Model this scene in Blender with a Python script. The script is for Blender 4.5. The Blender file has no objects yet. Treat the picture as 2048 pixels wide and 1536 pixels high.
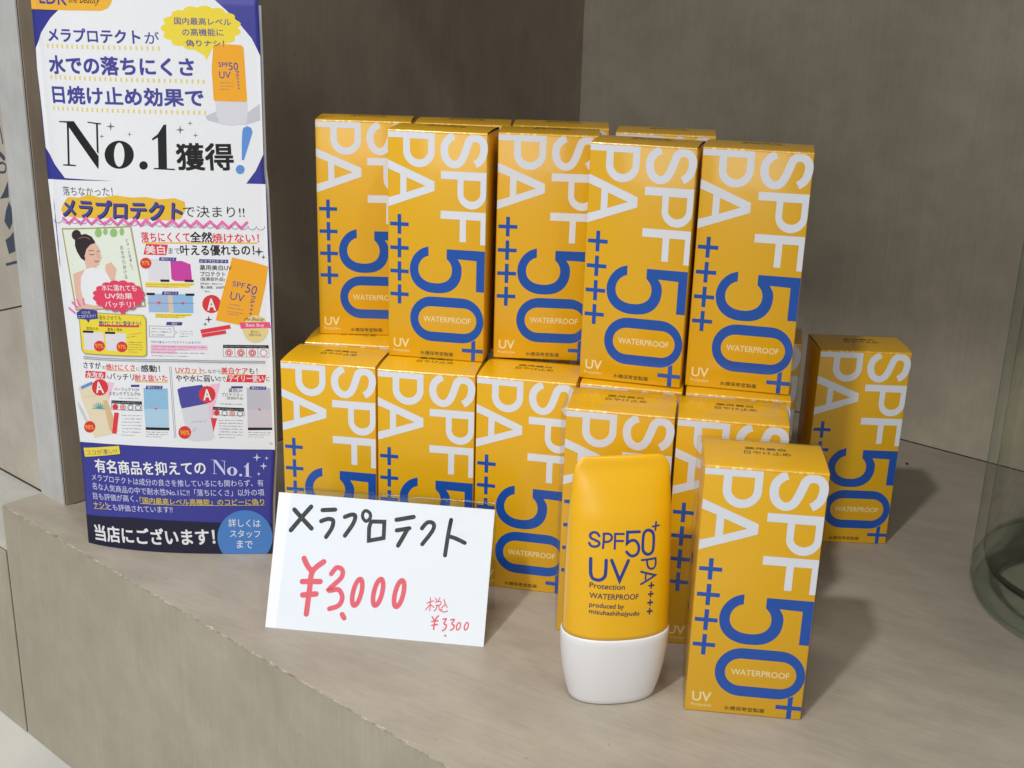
import bpy, bmesh, math, random
from mathutils import Vector, Matrix
from mathutils.geometry import tessellate_polygon
sc = bpy.context.scene
C = sc.collection
MM = 0.001
# ------------------------------------------------------------------ camera
cam_data = bpy.data.cameras.new('camera')
cam = bpy.data.objects.new('camera', cam_data); C.objects.link(cam); sc.camera = cam
cam_data.sensor_width = 36.0; cam_data.lens = 36.0*2346.1/2048
cam_data.clip_start = 0.01; cam_data.clip_end = 50
r_ = Vector((0.99956, 0.00921, 0.02805)).normalized(); f_ = Vector((0, 0.950096, -0.311958)).normalized()
u_ = r_.cross(f_).normalized(); r_ = f_.cross(u_).normalized()
M = Matrix((r_, u_, -f_)).transposed().to_4x4(); M.translation = Vector((0, 0, 294.33*MM)); cam.matrix_world = M
# ------------------------------------------------------------------ world, lamps, exposure
w = bpy.data.worlds.new('World'); sc.world = w; w.use_nodes = True
w.node_tree.nodes['Background'].inputs[0].default_value = (0.86, 0.92, 1.0, 1)
w.node_tree.nodes['Background'].inputs[1].default_value = 0.27
def spot(name, loc, aim, power, size, cone, blend, col):
    d = bpy.data.lights.new(name, 'SPOT'); d.energy = power; d.shadow_soft_size = size; d.spot_size = math.radians(cone); d.spot_blend = blend; d.color = col
    o = bpy.data.objects.new(name, d); C.objects.link(o); o.location = Vector(loc)*MM
    o.rotation_euler = (Vector(aim)-Vector(loc)).to_track_quat('-Z', 'Y').to_euler(); return o
def area(name, loc, aim, power, sx, sy, col):
    d = bpy.data.lights.new(name, 'AREA'); d.energy = power; d.shape = 'RECTANGLE'; d.size = sx; d.size_y = sy; d.color = col
    o = bpy.data.objects.new(name, d); C.objects.link(o); o.location = Vector(loc)*MM
    o.rotation_euler = (Vector(aim)-Vector(loc)).to_track_quat('-Z', 'Y').to_euler(); return o
spot('shop_spotlight', (-1125, -1280, 2670), (-170, 430, 0), 225, 0.09, 24, 1.0, (1.0, 0.985, 0.965))
spot('shop_spotlight_right', (640, -760, 1900), (-100, 400, 40), 20, 0.05, 42, 1.0, (1.0, 0.98, 0.95))
area('shop_overhead_light', (-200, 100, 1750), (-120, 440, 0), 10.5, 0.5, 0.35, (1.0, 0.985, 0.96))
area('low_fill_light', (-500, -1500, 850), (60, 700, 240), 13, 1.3, 0.8, (1.0, 0.98, 0.95))  # unseen fill low in front, added to lighten the back wall
sc.view_settings.view_transform = 'Standard'; sc.view_settings.look = 'None'
sc.view_settings.exposure = -0.06; sc.view_settings.gamma = 1.0
# ------------------------------------------------------------------ helpers
def lin(c): return tuple(((v/255)/12.92 if v/255 <= .04045 else ((v/255+.055)/1.055)**2.4) for v in c)+(1,)
def base(name, rough=.5):
    m = bpy.data.materials.new(name); m.use_nodes = True
    b = m.node_tree.nodes['Principled BSDF']; b.inputs['Roughness'].default_value = rough
    return m, m.node_tree.nodes, m.node_tree.links, b
def N(nodes, t, **k):
    n = nodes.new(t)
    for a, v in k.items(): setattr(n, a, v)
    return n
def noise(nodes, links, scale=(1,1,1), rot=(0,0,0), s=10, d=6, rough=.6, coord='Object'):
    tc = N(nodes, 'ShaderNodeTexCoord'); mp = N(nodes, 'ShaderNodeMapping')
    mp.inputs['Scale'].default_value = scale; mp.inputs['Rotation'].default_value = rot
    m0 = N(nodes, 'ShaderNodeMapping'); m0.inputs['Rotation'].default_value = rot; mp.inputs['Rotation'].default_value = (0,0,0)
    nz = N(nodes, 'ShaderNodeTexNoise'); nz.inputs['Scale'].default_value = s; nz.inputs['Detail'].default_value = d; nz.inputs['Roughness'].default_value = rough
    links.new(tc.outputs[coord], m0.inputs[0]); links.new(m0.outputs[0], mp.inputs[0]); links.new(mp.outputs[0], nz.inputs[0]); return nz
def laminate(name, c1, c2, stretch, rot=(0,0,0), rough=.45, bump=.15):
    m, n, l, b = base(name, rough)
    g = noise(n, l, stretch, rot, 1.0, 8, .65)
    big = noise(n, l, (1,1,1), rot, 9, 4, .5)
    mx = N(n, 'ShaderNodeMath', operation='MULTIPLY_ADD'); mx.inputs[1].default_value = .62; l.new(big.outputs[0], mx.inputs[0])
    m2 = N(n, 'ShaderNodeMath', operation='MULTIPLY'); m2.inputs[1].default_value = .34 if stretch[0] < 100 else .38; l.new(g.outputs[0], m2.inputs[0]); l.new(m2.outputs[0], mx.inputs[2])
    rp = N(n, 'ShaderNodeValToRGB'); rp.color_ramp.elements[0].position = .32; rp.color_ramp.elements[0].color = lin(c1)
    rp.color_ramp.elements[1].position = .68; rp.color_ramp.elements[1].color = lin(c2)
    l.new(mx.outputs[0], rp.inputs[0]); l.new(rp.outputs[0], b.inputs['Base Color'])
    mot = noise(n, l, (1, 2.2, 1), rot, 26, 7, .7); mv = N(n, 'ShaderNodeMapRange'); mv.inputs[1].default_value = .3; mv.inputs[2].default_value = .7; mv.inputs[3].default_value = .86; mv.inputs[4].default_value = 1.1; l.new(mot.outputs[0], mv.inputs[0])
    sp = noise(n, l, (1, 1, 1), rot, 330, 2, .5); sm = N(n, 'ShaderNodeMapRange'); sm.inputs[1].default_value = .70; sm.inputs[2].default_value = .78; sm.inputs[3].default_value = 1; sm.inputs[4].default_value = .72; l.new(sp.outputs[0], sm.inputs[0])
    mm_ = N(n, 'ShaderNodeMath', operation='MULTIPLY'); l.new(mv.outputs[0], mm_.inputs[0]); l.new(sm.outputs[0], mm_.inputs[1])
    hv = N(n, 'ShaderNodeHueSaturation'); l.new(mm_.outputs[0], hv.inputs['Value']); l.new(rp.outputs[0], hv.inputs['Color']); l.new(hv.outputs[0], b.inputs['Base Color'])
    bp = N(n, 'ShaderNodeBump'); bp.inputs['Strength'].default_value = bump; bp.inputs['Distance'].default_value = .0004
    l.new(g.outputs[0], bp.inputs['Height']); l.new(bp.outputs[0], b.inputs['Normal'])
    rr = N(n, 'ShaderNodeMapRange'); rr.inputs[3].default_value = rough-.08; rr.inputs[4].default_value = rough+.12
    l.new(big.outputs[0], rr.inputs[0]); l.new(rr.outputs[0], b.inputs['Roughness'])
    return m
def ink(name, c, rough=.45, coat=.0, var=.05):
    m, n, l, b = base(name, rough)
    nz = noise(n, l, (1,1,1), (0,0,0), 900, 3, .6)
    hs = N(n, 'ShaderNodeHueSaturation'); hs.inputs['Color'].default_value = lin(c)
    mr = N(n, 'ShaderNodeMapRange'); mr.inputs[3].default_value = 1-var; mr.inputs[4].default_value = 1+var
    l.new(nz.outputs[0], mr.inputs[0]); l.new(mr.outputs[0], hs.inputs['Value']); l.new(hs.outputs[0], b.inputs['Base Color'])
    b.inputs['Coat Weight'].default_value = coat; b.inputs['Coat Roughness'].default_value = .12
    return m
def carton_ink(name, c, rough=.38, coat=.45):
    m = ink(name, c, rough, coat, .03); n, l, b = m.node_tree.nodes, m.node_tree.links, m.node_tree.nodes['Principled BSDF']
    w1 = noise(n, l, (1,1,1), (0,0,0), 38, 3, .5)
    bp = N(n, 'ShaderNodeBump'); bp.inputs['Strength'].default_value = .12; bp.inputs['Distance'].default_value = .002
    l.new(w1.outputs[0], bp.inputs['Height']); l.new(bp.outputs[0], b.inputs['Coat Normal']); return m
PAL = dict(white=(232,234,238), orange=(236,178,52), violet=(66,66,150), black=(10,10,12), yellow=(236,214,60), paleyellow=(226,208,110), skyblue=(92,144,214), grey=(105,108,122),
 lightgrey=(196,198,206), picorange=(240,168,30), capwhite=(214,214,222), mustard=(232,186,52), pink=(232,110,176), olive=(168,160,96), palegreen=(226,234,220), leafgreen=(150,190,120),
 hair=(44,32,34), skin=(226,184,164), skinshade=(190,140,120), lip=(190,90,90), darkgrey=(62,62,72), pinkshadow=(150,130,140), crimson=(226,62,96), navy=(58,62,140), paper2=(222,220,228), red=(214,50,52),
 scarlet=(224,52,64), magenta=(200,60,160), paleblue=(160,184,218), skyblue2=(140,184,226), beige=(214,196,172), palepink=(238,190,214), gold=(228,208,140), hotpink=(232,80,130), darkred=(150,50,90),
 palegrey2=(205,205,205), cream=(228,214,184), tan=(214,182,140), teal=(70,160,170), paleblue2=(140,188,220), paleblue3=(170,204,228), lilac=(190,188,202), lilac2=(204,196,208), bottleblue=(72,70,158),
 night=(22,22,50), midblue=(72,128,200), lavender=(206,206,244), yellow2=(226,206,90), ink=(8,9,12), redink=(226,84,100), fadednavy=(66,76,92), tubeblue=(44,62,140), tubenavy=(40,44,90))
MAT = {}
def mat(k):
    if k not in MAT: MAT[k] = ink('print_'+k, PAL[k], .62 if k not in ('tubeblue','tubenavy') else .35)
    return MAT[k]
def tag(o, label=None, cat=None, group=None, kind=None):
    if label: o['label'] = label
    if cat: o['category'] = cat
    if group: o['group'] = group
    if kind: o['kind'] = kind
    return o
def empty(name, loc, rz=0):
    o = bpy.data.objects.new(name, None); C.objects.link(o); o.location = Vector(loc)*MM; o.rotation_euler = (0, 0, rz); o.empty_display_size = .01; return o
def obj(name, bm, mats, parent=None, smooth=False, recalc=True):
    if recalc: bmesh.ops.recalc_face_normals(bm, faces=bm.faces)
    me = bpy.data.meshes.new(name)
    if smooth:
        for f in bm.faces: f.smooth = True
    bm.to_mesh(me); bm.free()
    for m in (mats if isinstance(mats, (list, tuple)) else [mats]): me.materials.append(m)
    o = bpy.data.objects.new(name, me); C.objects.link(o)
    if parent: o.parent = parent
    return o
def V(x, y, z): return Vector((x, y, z))*MM
def box(bm, x0, y0, z0, x1, y1, z1, bevel=0, seg=2, mi=0):
    vs = [bm.verts.new(V(x, y, z)) for x in (x0, x1) for y in (y0, y1) for z in (z0, z1)]
    fs = [bm.faces.new([vs[i] for i in q]) for q in ((0,1,3,2),(4,6,7,5),(0,4,5,1),(2,3,7,6),(0,2,6,4),(1,5,7,3))]
    for f in fs: f.material_index = mi
    if bevel:
        es = set(e for f in fs for e in f.edges)
        bmesh.ops.bevel(bm, geom=list(es), offset=bevel*MM, segments=seg, affect='EDGES', profile=.5)
def quad(bm, pts, mi=0):
    f = bm.faces.new([bm.verts.new(V(*p)) for p in pts]); f.material_index = mi; return f
def prism(bm, poly, z0, z1):
    a = [bm.verts.new(V(x, y, z0)) for x, y in poly]; b = [bm.verts.new(V(x, y, z1)) for x, y in poly]; n = len(poly)
    bm.faces.new(a[::-1]); bm.faces.new(b)
    for i in range(n): bm.faces.new((a[i], a[(i+1) % n], b[(i+1) % n], b[i]))
def catmull(p, closed, sub=5):
    n = len(p); out = []
    rng = range(n) if closed else range(n-1)
    for i in rng:
        g = lambda k: p[k % n] if closed else p[min(max(k, 0), n-1)]
        a, b, c, d = g(i-1), g(i), g(i+1), g(i+2)
        for j in range(sub):
            t = j/sub
            out.append(tuple(.5*(2*b[q]+(c[q]-a[q])*t+(2*a[q]-5*b[q]+4*c[q]-d[q])*t*t+(3*b[q]-a[q]-3*c[q]+d[q])*t**3) for q in (0, 1)))
    if not closed: out.append(tuple(p[-1]))
    return out
def ribbon(p, w, closed=False, cap=True):
    """faces (lists of 2-D points) of one stroke without overlap"""
    q = [p[0]]
    for a in p[1:]:
        if math.hypot(a[0]-q[-1][0], a[1]-q[-1][1]) > 1e-4: q.append(a)
    if closed and math.hypot(q[0][0]-q[-1][0], q[0][1]-q[-1][1]) < 1e-3: q.pop()
    n = len(q); L = []; R = []; h = w/2
    for i in range(n):
        a = q[i-1] if (i > 0 or closed) else None; b = q[(i+1) % n] if (i < n-1 or closed) else None
        def nrm(s, e):
            dx, dy = e[0]-s[0], e[1]-s[1]; l = math.hypot(dx, dy) or 1; return (-dy/l, dx/l)
        if a is None: m = nrm(q[i], b)
        elif b is None: m = nrm(a, q[i])
        else:
            n1, n2 = nrm(a, q[i]), nrm(q[i], b); mx, my = n1[0]+n2[0], n1[1]+n2[1]; l2 = mx*mx+my*my
            k = 2/l2 if l2 > .5 else 1.6; m = (mx*k, my*k) if l2 > .01 else n1
        L.append((q[i][0]+m[0]*h, q[i][1]+m[1]*h)); R.append((q[i][0]-m[0]*h, q[i][1]-m[1]*h))
    fs = []
    for i in range(n if closed else n-1):
        j = (i+1) % n; fs.append([L[i], R[i], R[j], L[j]])
    if cap and not closed:
        for (e, l, r, s) in ((q[0], L[0], R[0], 1), (q[-1], L[-1], R[-1], -1)):
            a0 = math.atan2(l[1]-e[1], l[0]-e[0]); pts = [(e[0]+h*math.cos(a0+s*math.pi*i/6), e[1]+h*math.sin(a0+s*math.pi*i/6)) for i in range(7)]
            fs.append(pts)
    return fs
def polytri(poly, holes=()):
    loops = [[Vector((a, b, 0)) for a, b in poly]]+[[Vector((a, b, 0)) for a, b in h] for h in holes]
    flat = [v for l in loops for v in l]
    return [[(flat[i].x, flat[i].y) for i in t] for t in tessellate_polygon(loops)]
_txt = {}
def text_tris(t, bold, shear):
    key = (t, bold, shear)
    if key in _txt: return _txt[key]
    cu = bpy.data.curves.new('t', 'FONT'); cu.body = t; cu.size = 1; cu.offset = bold; cu.shear = shear; cu.resolution_u = 3; cu.fill_mode = 'FRONT'
    o = bpy.data.objects.new('t', cu); C.objects.link(o)
    dg = bpy.context.evaluated_depsgraph_get(); dg.update()
    me = bpy.data.meshes.new_from_object(o.evaluated_get(dg))
    vs = [(v.co.x, v.co.y) for v in me.vertices]; fs = [[vs[i] for i in p.vertices] for p in me.polygons]
    bpy.data.objects.remove(o); bpy.data.curves.remove(cu); bpy.data.meshes.remove(me)
    if not vs: _txt[key] = ([], (0, 0, 1, 1)); return _txt[key]
    bb = (min(v[0] for v in vs), min(v[1] for v in vs), max(v[0] for v in vs), max(v[1] for v in vs))
    _txt[key] = (fs, bb); return _txt[key]
def place_text(t, a, b, h, bold=0, shear=0):
    fs, bb = text_tris(t, 0, shear); W = bb[2]-bb[0] or 1; Hh = bb[3]-bb[1] or 1
    ux, uy = b[0]-a[0], b[1]-a[1]; l = math.hypot(ux, uy); nx, ny = -uy/l*h, ux/l*h
    return [[(a[0]+ux*(x-bb[0])/W+nx*(y-bb[1])/Hh, a[1]+uy*(x-bb[0])/W+ny*(y-bb[1])/Hh) for x, y in f] for f in fs]
def element_faces(e):
    kind, p = e[1], e[3]
    if kind == 'P': return polytri(p, e[4] if len(e) > 4 else ())
    if kind == 'S': return ribbon(catmull(p, e[6]) if e[5] else [tuple(q) for q in p], e[4], bool(e[6]), bool(e[7]))
    if kind == 'T': return place_text(e[4], p[0], p[1], e[5], e[6], e[7])
    if kind == 'D':
        fs = []
        for i in range(e[4]):
            t = i/(e[4]-1); x = p[0][0]+(p[1][0]-p[0][0])*t; y = p[0][1]+(p[1][1]-p[0][1])*t; fs.append([(x-.45, y-.95), (x+.45, y-.95), (x+.45, y+.95), (x-.45, y+.95)])
        return fs
    if kind == 'K':   # small print too fine to read: broken word shapes
        a, b, c = p; n, h, seed = e[4], e[5], e[6]; R = random.Random(seed); fs = []
        L = math.hypot(b[0]-a[0], b[1]-a[1]); ux, uy = (b[0]-a[0])/L, (b[1]-a[1])/L
        for i in range(n):
            k = i/max(n-1, 1); x = 0; end = L if i < n-1 or n == 1 else L*.7
            ox, oy = a[0]+(c[0]-a[0])*k*(n > 1), a[1]+(c[1]-a[1])*k*(n > 1)
            while x < end-h:
                q = R.random(); wd = h*R.uniform(.12, .3); t0, t1 = h*R.uniform(.25, .5), h*R.uniform(.2, .45)
                if q < .35: wd = h*R.uniform(.4, .8); y0 = h*R.uniform(-.3, .3); t0 = y0+h*.09; t1 = -y0+h*.09
                fs.append([(ox+ux*(x+s)-uy*t, oy+uy*(x+s)+ux*t) for s, t in ((0, -t1), (wd, -t1), (wd, t0), (0, t0))])
                x += wd+h*R.uniform(.08, .25)
        return fs
def build_print(elements, surf, parent, slice_x=None, slice_z=None, clamp=None, step=.03, base_off=.04, mats=None, labels=None):
    """every element is its own thin ink layer lying on the surface surf(s, z, offset)"""
    parts = {}; done = []
    for e in elements:
        fs = [f for f in element_faces(e)]
        if not fs: continue
        xs = [v[0] for f in fs for v in f]; ys = [v[1] for f in fs for v in f]; bb = (min(xs), min(ys), max(xs), max(ys))
        lay = 1+max([d[1] for d in done if not (bb[0] > d[0][2] or bb[2] < d[0][0] or bb[1] > d[0][3] or bb[3] < d[0][1])], default=-1)
        done.append((bb, lay))
        bm = bmesh.new(); off = base_off+lay*step
        # heavy lettering: the same glyphs set again a hair to each side
        sh = [(0, 0)]
        if e[1] == 'T' and e[6] > .004:
            b_ = e[6]*e[5]*(.62 if e[5] > 2.2 else .8); sh = [(-b_, -b_), (b_, b_), (b_, -b_), (-b_, b_)]
        for q, (dx, dy) in enumerate(sh):
            for f in fs:
                try: bm.faces.new([bm.verts.new(Vector((x+dx, q, y+dy))) for x, y in f])
                except Exception: pass
        bmesh.ops.remove_doubles(bm, verts=bm.verts, dist=1e-4)
        if e[1] != 'T' or (bb[3]-bb[1]) > 6:
            for sl, ax, lo, hi in ((slice_x, Vector((1, 0, 0)), bb[0], bb[2]), (slice_z, Vector((0, 0, 1)), bb[1], bb[3])):
                if sl:
                    k = math.ceil(lo/sl)*sl
                    while k < hi:
                        bmesh.ops.bisect_plane(bm, geom=bm.verts[:]+bm.edges[:]+bm.faces[:], plane_co=ax*k, plane_no=ax); k += sl
        part = parts.setdefault(e[0], ([], [], [], []))
        if e[2] not in part[3]: part[3].append(e[2])
        mi = part[3].index(e[2]); o0 = len(part[0])
        bm.verts.index_update()
        for v in bm.verts:
            s, z = v.co.x, v.co.z
            if clamp: s, z = clamp(s, z)
            part[0].append(surf(s, z, off+v.co.y*step*.22))
        for f in bm.faces: part[1].append([o0+v.index for v in f.verts]); part[2].append(mi)
        bm.free()
    res = {}
    for name, (vs, fs, mi, mk) in parts.items():
        me = bpy.data.meshes.new(name); me.from_pydata([tuple(Vector(v)*MM) for v in vs], [], fs)
        for k in mk: me.materials.append((mats or {}).get(k) or mat(k))
        me.polygons.foreach_set('material_index', mi); me.update()
        o = bpy.data.objects.new(name, me); C.objects.link(o); o.parent = parent; res[name] = o
    return res
FLYER = [
["headline_panel","P","white",[[33.4,291.89],[23.37,288.54],[14.21,283.94],[8.42,279.39],[1.96,272.21],[-1.9,265.04],[-2.2,255.36],[-1.93,245.59],[-1.72,232.4],[-1.64,216.99],[2.88,209.21],[8.35,202.72],[100.42,203.31],[105.31,209.74],[109.3,217.89],[111.71,217.98],[113.5,265.48],[109.78,264.73],[105.86,272.83],[99.81,280.17],[94.96,285.0],[88.9,290.38],[85.27,293.34]]],
["headline_panel","P","orange",[[-3.48,290.93],[-4.28,283.26],[-2.11,283.07],[18.53,283.07],[35.39,283.32],[38.89,284.66],[40.78,287.18],[42.04,292.13]]],
["headline_lettering","T","violet",[[2.83,285.98],[18.04,285.42]],"LDK",6.67,0.02,0.0],
["headline_lettering","T","black",[[19.15,285.64],[35.24,285.48]],"the Beauty",4.37,0.0,0.5],
["headline_panel","P","yellow",[[99.56,277.36],[100.74,276.33],[100.93,275.23],[99.85,274.24],[97.91,273.49],[98.2,272.26],[97.54,271.17],[95.85,270.48],[93.59,270.21],[92.92,268.98],[91.54,268.1],[89.53,267.83],[87.33,268.09],[85.82,267.07],[83.94,266.55],[81.96,266.75],[80.21,267.49],[78.12,266.87],[76.07,266.8],[74.47,267.43],[73.47,268.52],[71.16,268.4],[69.3,268.8],[68.35,269.75],[68.29,271.0],[66.17,271.4],[64.82,272.18],[64.7,273.29],[65.59,274.49],[64.02,275.33],[63.43,276.37],[64.16,277.44],[65.84,278.38],[65.1,279.52],[65.36,280.63],[66.8,281.49],[68.97,282.0],[69.19,283.24],[70.24,284.23],[72.14,284.72],[74.42,284.73],[75.53,285.86],[77.2,286.56],[79.22,286.61],[81.22,286.11],[83.04,286.93],[85.02,287.23],[86.83,286.82],[88.22,285.9],[90.43,286.28],[92.4,286.12],[93.69,285.32],[94.24,284.14],[96.47,284.0],[98.09,283.41],[98.65,282.36],[98.25,281.12],[100.12,280.48],[101.11,279.56],[100.83,278.44]]],
["headline_panel","P","yellow",[[77.21,267.67],[87.81,268.58],[85.7,264.74],[84.42,262.3],[83.13,264.67]]],
["headline_lettering","T","violet",[[70.14,278.24],[96.55,278.34]],"国内最高レベル",3.25,0.012,0.0],
["headline_lettering","T","violet",[[73.67,273.1],[92.83,273.49]],"の高機能に",3.39,0.012,0.0],
["headline_lettering","T","violet",[[6.26,268.57],[53.51,268.9]],"メラプロテクト",6.21,0.045,0.0],
["headline_lettering","T","violet",[[55.62,269.08],[62.47,269.03]],"が",5.55,0.012,0.0],
["headline_lettering","T","violet",[[5.34,253.46],[78.09,254.63]],"水での落ちにくさ",8.33,0.05,0.0],
["headline_lettering","T","violet",[[5.75,239.34],[81.85,240.31]],"日焼け止め効果で",8.33,0.05,0.0],
["headline_lettering","D","paleyellow",[[5.37,266.31],[62.13,266.94]],22],
["headline_lettering","D","paleyellow",[[5.71,251.73],[82.47,252.12]],30],
["headline_lettering","D","paleyellow",[[5.63,236.84],[82.34,237.39]],30],
["headline_lettering","P","black",[[7.92,230.7],[16.31,231.12],[28.2,214.71],[27.67,208.65],[27.16,208.63],[13.26,228.0],[11.86,209.85],[15.47,209.59],[15.42,209.05],[7.97,208.92],[8.02,209.47],[10.76,209.78],[12.25,230.14],[7.87,230.17]]],
["headline_lettering","P","black",[[23.73,231.25],[30.89,230.79],[30.84,230.27],[29.13,230.2],[28.29,215.72],[27.38,216.89],[28.13,230.3],[23.69,230.72]]],
["headline_lettering","P","black",[[46.39,216.15],[46.22,215.07],[45.87,214.02],[45.35,213.0],[44.67,212.06],[43.86,211.21],[42.92,210.48],[41.87,209.88],[40.76,209.43],[39.59,209.14],[38.41,209.01],[37.24,209.05],[36.1,209.27],[35.03,209.64],[34.06,210.17],[33.21,210.84],[32.49,211.64],[31.94,212.54],[31.57,213.53],[31.38,214.57],[31.37,215.65],[31.56,216.73],[31.93,217.79],[32.47,218.81],[33.18,219.75],[34.02,220.59],[34.98,221.33],[36.04,221.92],[37.16,222.37],[38.33,222.66],[39.5,222.78],[40.66,222.73],[41.77,222.52],[42.82,222.14],[43.76,221.61],[44.59,220.94],[45.28,220.14],[45.81,219.25],[46.18,218.26],[46.37,217.22]],[[[41.61,216.01],[41.51,215.09],[41.34,214.19],[41.12,213.33],[40.84,212.53],[40.51,211.82],[40.15,211.2],[39.75,210.71],[39.34,210.34],[38.91,210.11],[38.49,210.02],[38.08,210.08],[37.69,210.28],[37.32,210.62],[37.0,211.1],[36.73,211.69],[36.52,212.38],[36.36,213.16],[36.27,214.01],[36.24,214.91],[36.28,215.83],[36.39,216.75],[36.56,217.65],[36.79,218.51],[37.08,219.3],[37.4,220.01],[37.77,220.62],[38.17,221.11],[38.58,221.47],[39.0,221.7],[39.42,221.79],[39.83,221.73],[40.22,221.53],[40.57,221.19],[40.89,220.72],[41.16,220.13],[41.37,219.44],[41.53,218.66],[41.62,217.82],[41.65,216.93]]]],
["headline_lettering","P","black",[[52.99,211.19],[52.95,210.86],[52.85,210.55],[52.7,210.24],[52.51,209.96],[52.27,209.7],[52.01,209.49],[51.71,209.31],[51.4,209.17],[51.07,209.09],[50.73,209.05],[50.4,209.07],[50.08,209.14],[49.79,209.26],[49.51,209.42],[49.27,209.62],[49.08,209.87],[48.92,210.14],[48.82,210.44],[48.76,210.75],[48.76,211.08],[48.81,211.4],[48.91,211.72],[49.06,212.03],[49.25,212.31],[49.49,212.56],[49.75,212.78],[50.05,212.96],[50.37,213.09],[50.69,213.18],[51.03,213.21],[51.36,213.2],[51.67,213.13],[51.97,213.01],[52.24,212.85],[52.48,212.64],[52.68,212.4],[52.83,212.13],[52.94,211.83],[52.99,211.51]]],
["headline_lettering","P","black",[[55.85,224.22],[58.95,226.59],[62.12,231.25],[63.38,231.28],[62.43,210.06],[66.3,209.94],[66.26,209.27],[55.86,209.45],[55.91,210.12],[58.2,210.11],[58.84,224.94],[56.2,223.43]]],
["headline_lettering","T","black",[[67.61,209.42],[94.76,210.01]],"獲得",12.83,0.04,0.0],
["headline_panel","P","skyblue",[[99.65,228.81],[100.25,230.6],[102.11,231.49],[104.04,230.68],[104.61,228.52],[102.52,222.39],[99.91,214.87],[98.8,214.98],[99.11,222.32]]],
["headline_panel","P","skyblue",[[100.05,210.32],[99.95,209.72],[99.71,209.17],[99.35,208.69],[98.88,208.31],[98.34,208.08],[97.78,207.99],[97.21,208.05],[96.7,208.27],[96.26,208.63],[95.94,209.1],[95.74,209.64],[95.7,210.23],[95.8,210.83],[96.04,211.38],[96.4,211.86],[96.87,212.23],[97.41,212.47],[97.97,212.56],[98.53,212.49],[99.05,212.27],[99.48,211.92],[99.81,211.45],[100.0,210.91]]],
["headline_panel","P","grey",[[35.9,231.69],[36.18,229.87],[38.09,229.55],[36.11,229.07],[35.53,227.21],[35.25,229.03],[33.32,229.35],[35.32,229.84]]],
["headline_panel","P","grey",[[30.81,225.69],[30.95,224.72],[31.99,224.55],[30.92,224.29],[30.6,223.3],[30.45,224.27],[29.41,224.43],[30.49,224.7]]],
["headline_panel","P","grey",[[45.09,227.25],[45.24,226.28],[46.23,226.1],[45.21,225.85],[44.91,224.87],[44.76,225.84],[43.76,226.01],[44.79,226.26]]],
["headline_panel","P","grey",[[70.1,231.15],[70.39,229.33],[72.21,228.97],[70.35,228.53],[69.83,226.68],[69.54,228.5],[67.72,228.86],[69.59,229.31]]],
["headline_panel","P","grey",[[74.96,233.5],[75.13,232.43],[76.19,232.22],[75.11,231.96],[74.81,230.88],[74.63,231.95],[73.57,232.15],[74.66,232.42]]],
["headline_panel","P","grey",[[77.26,227.78],[77.43,226.71],[78.5,226.5],[77.41,226.23],[77.11,225.15],[76.94,226.22],[75.87,226.43],[76.96,226.7]]],
["product_picture","P","lightgrey",[[82.26,235.76],[87.58,238.17],[101.84,237.51],[108.55,242.23],[108.58,234.39],[101.62,232.14],[89.9,232.34],[83.46,233.83]]],
["product_picture","P","picorange",[[87.83,268.9],[92.98,269.85],[100.94,269.55],[101.97,268.32],[102.62,243.71],[102.07,243.05],[87.18,243.16],[86.71,243.99],[86.53,258.42]]],
["product_picture","P","capwhite",[[87.49,242.9],[102.59,242.93],[102.6,236.87],[101.77,232.6],[95.08,231.6],[89.37,232.13],[87.8,235.89]]],
["product_picture","T","violet",[[89.78,259.26],[94.52,259.13]],"SPF",2.17,0.01,0.0],
["product_picture","T","violet",[[94.66,257.86],[98.96,257.83]],"50",3.58,0.01,0.0],
["product_picture","T","violet",[[89.97,253.91],[95.31,253.91]],"UV",3.21,0.01,0.0],
["product_picture","T","violet",[[97.66,257.42],[98.11,248.77]],"PA++++",1.56,0.01,0.0],
["product_picture","K","violet",[[90.06,251.8],[96.96,251.82],[89.91,248.71]],3,0.45,3],
["product_picture","T","violet",[[75.0,268.37],[92.92,268.59]],"偽りナシ！",3.03,0.012,0.0],
["magazine_clipping","P","white",[[-2.43,201.32],[39.38,203.07],[80.07,203.5],[109.94,203.3],[109.87,169.95],[110.02,136.27],[110.19,111.92],[110.21,81.16],[109.96,61.71],[90.94,61.82],[72.6,62.19],[49.21,62.47],[28.17,62.12],[10.78,61.19],[-1.42,59.92],[-5.43,80.08],[-5.4,120.9],[-4.9,158.58]]],
["article_lettering","T","black",[[6.49,193.82],[34.19,195.27]],"落ちなかった！",4.63,0.0,0.0],
["article_pictures","P","mustard",[[4.28,186.61],[6.47,190.38],[9.21,193.27],[15.29,193.44],[21.34,195.31],[27.59,194.22],[35.77,195.81],[43.56,194.99],[50.73,195.56],[57.71,194.62],[65.3,195.42],[70.1,193.79],[70.45,190.0],[67.86,185.23],[61.7,184.18],[49.95,184.39],[37.92,184.47],[22.19,183.58],[12.26,183.15],[5.39,183.74]]],
["article_lettering","T","black",[[5.88,183.01],[68.79,184.19]],"メラプロテクト",8.92,0.05,0.12],
["article_lettering","T","violet",[[5.36,183.44],[68.35,184.65]],"メラプロテクト",8.91,0.05,0.12],
["article_lettering","T","black",[[69.06,185.97],[99.09,186.31]],"で決まり!!",5.78,0.0,0.0],
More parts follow.
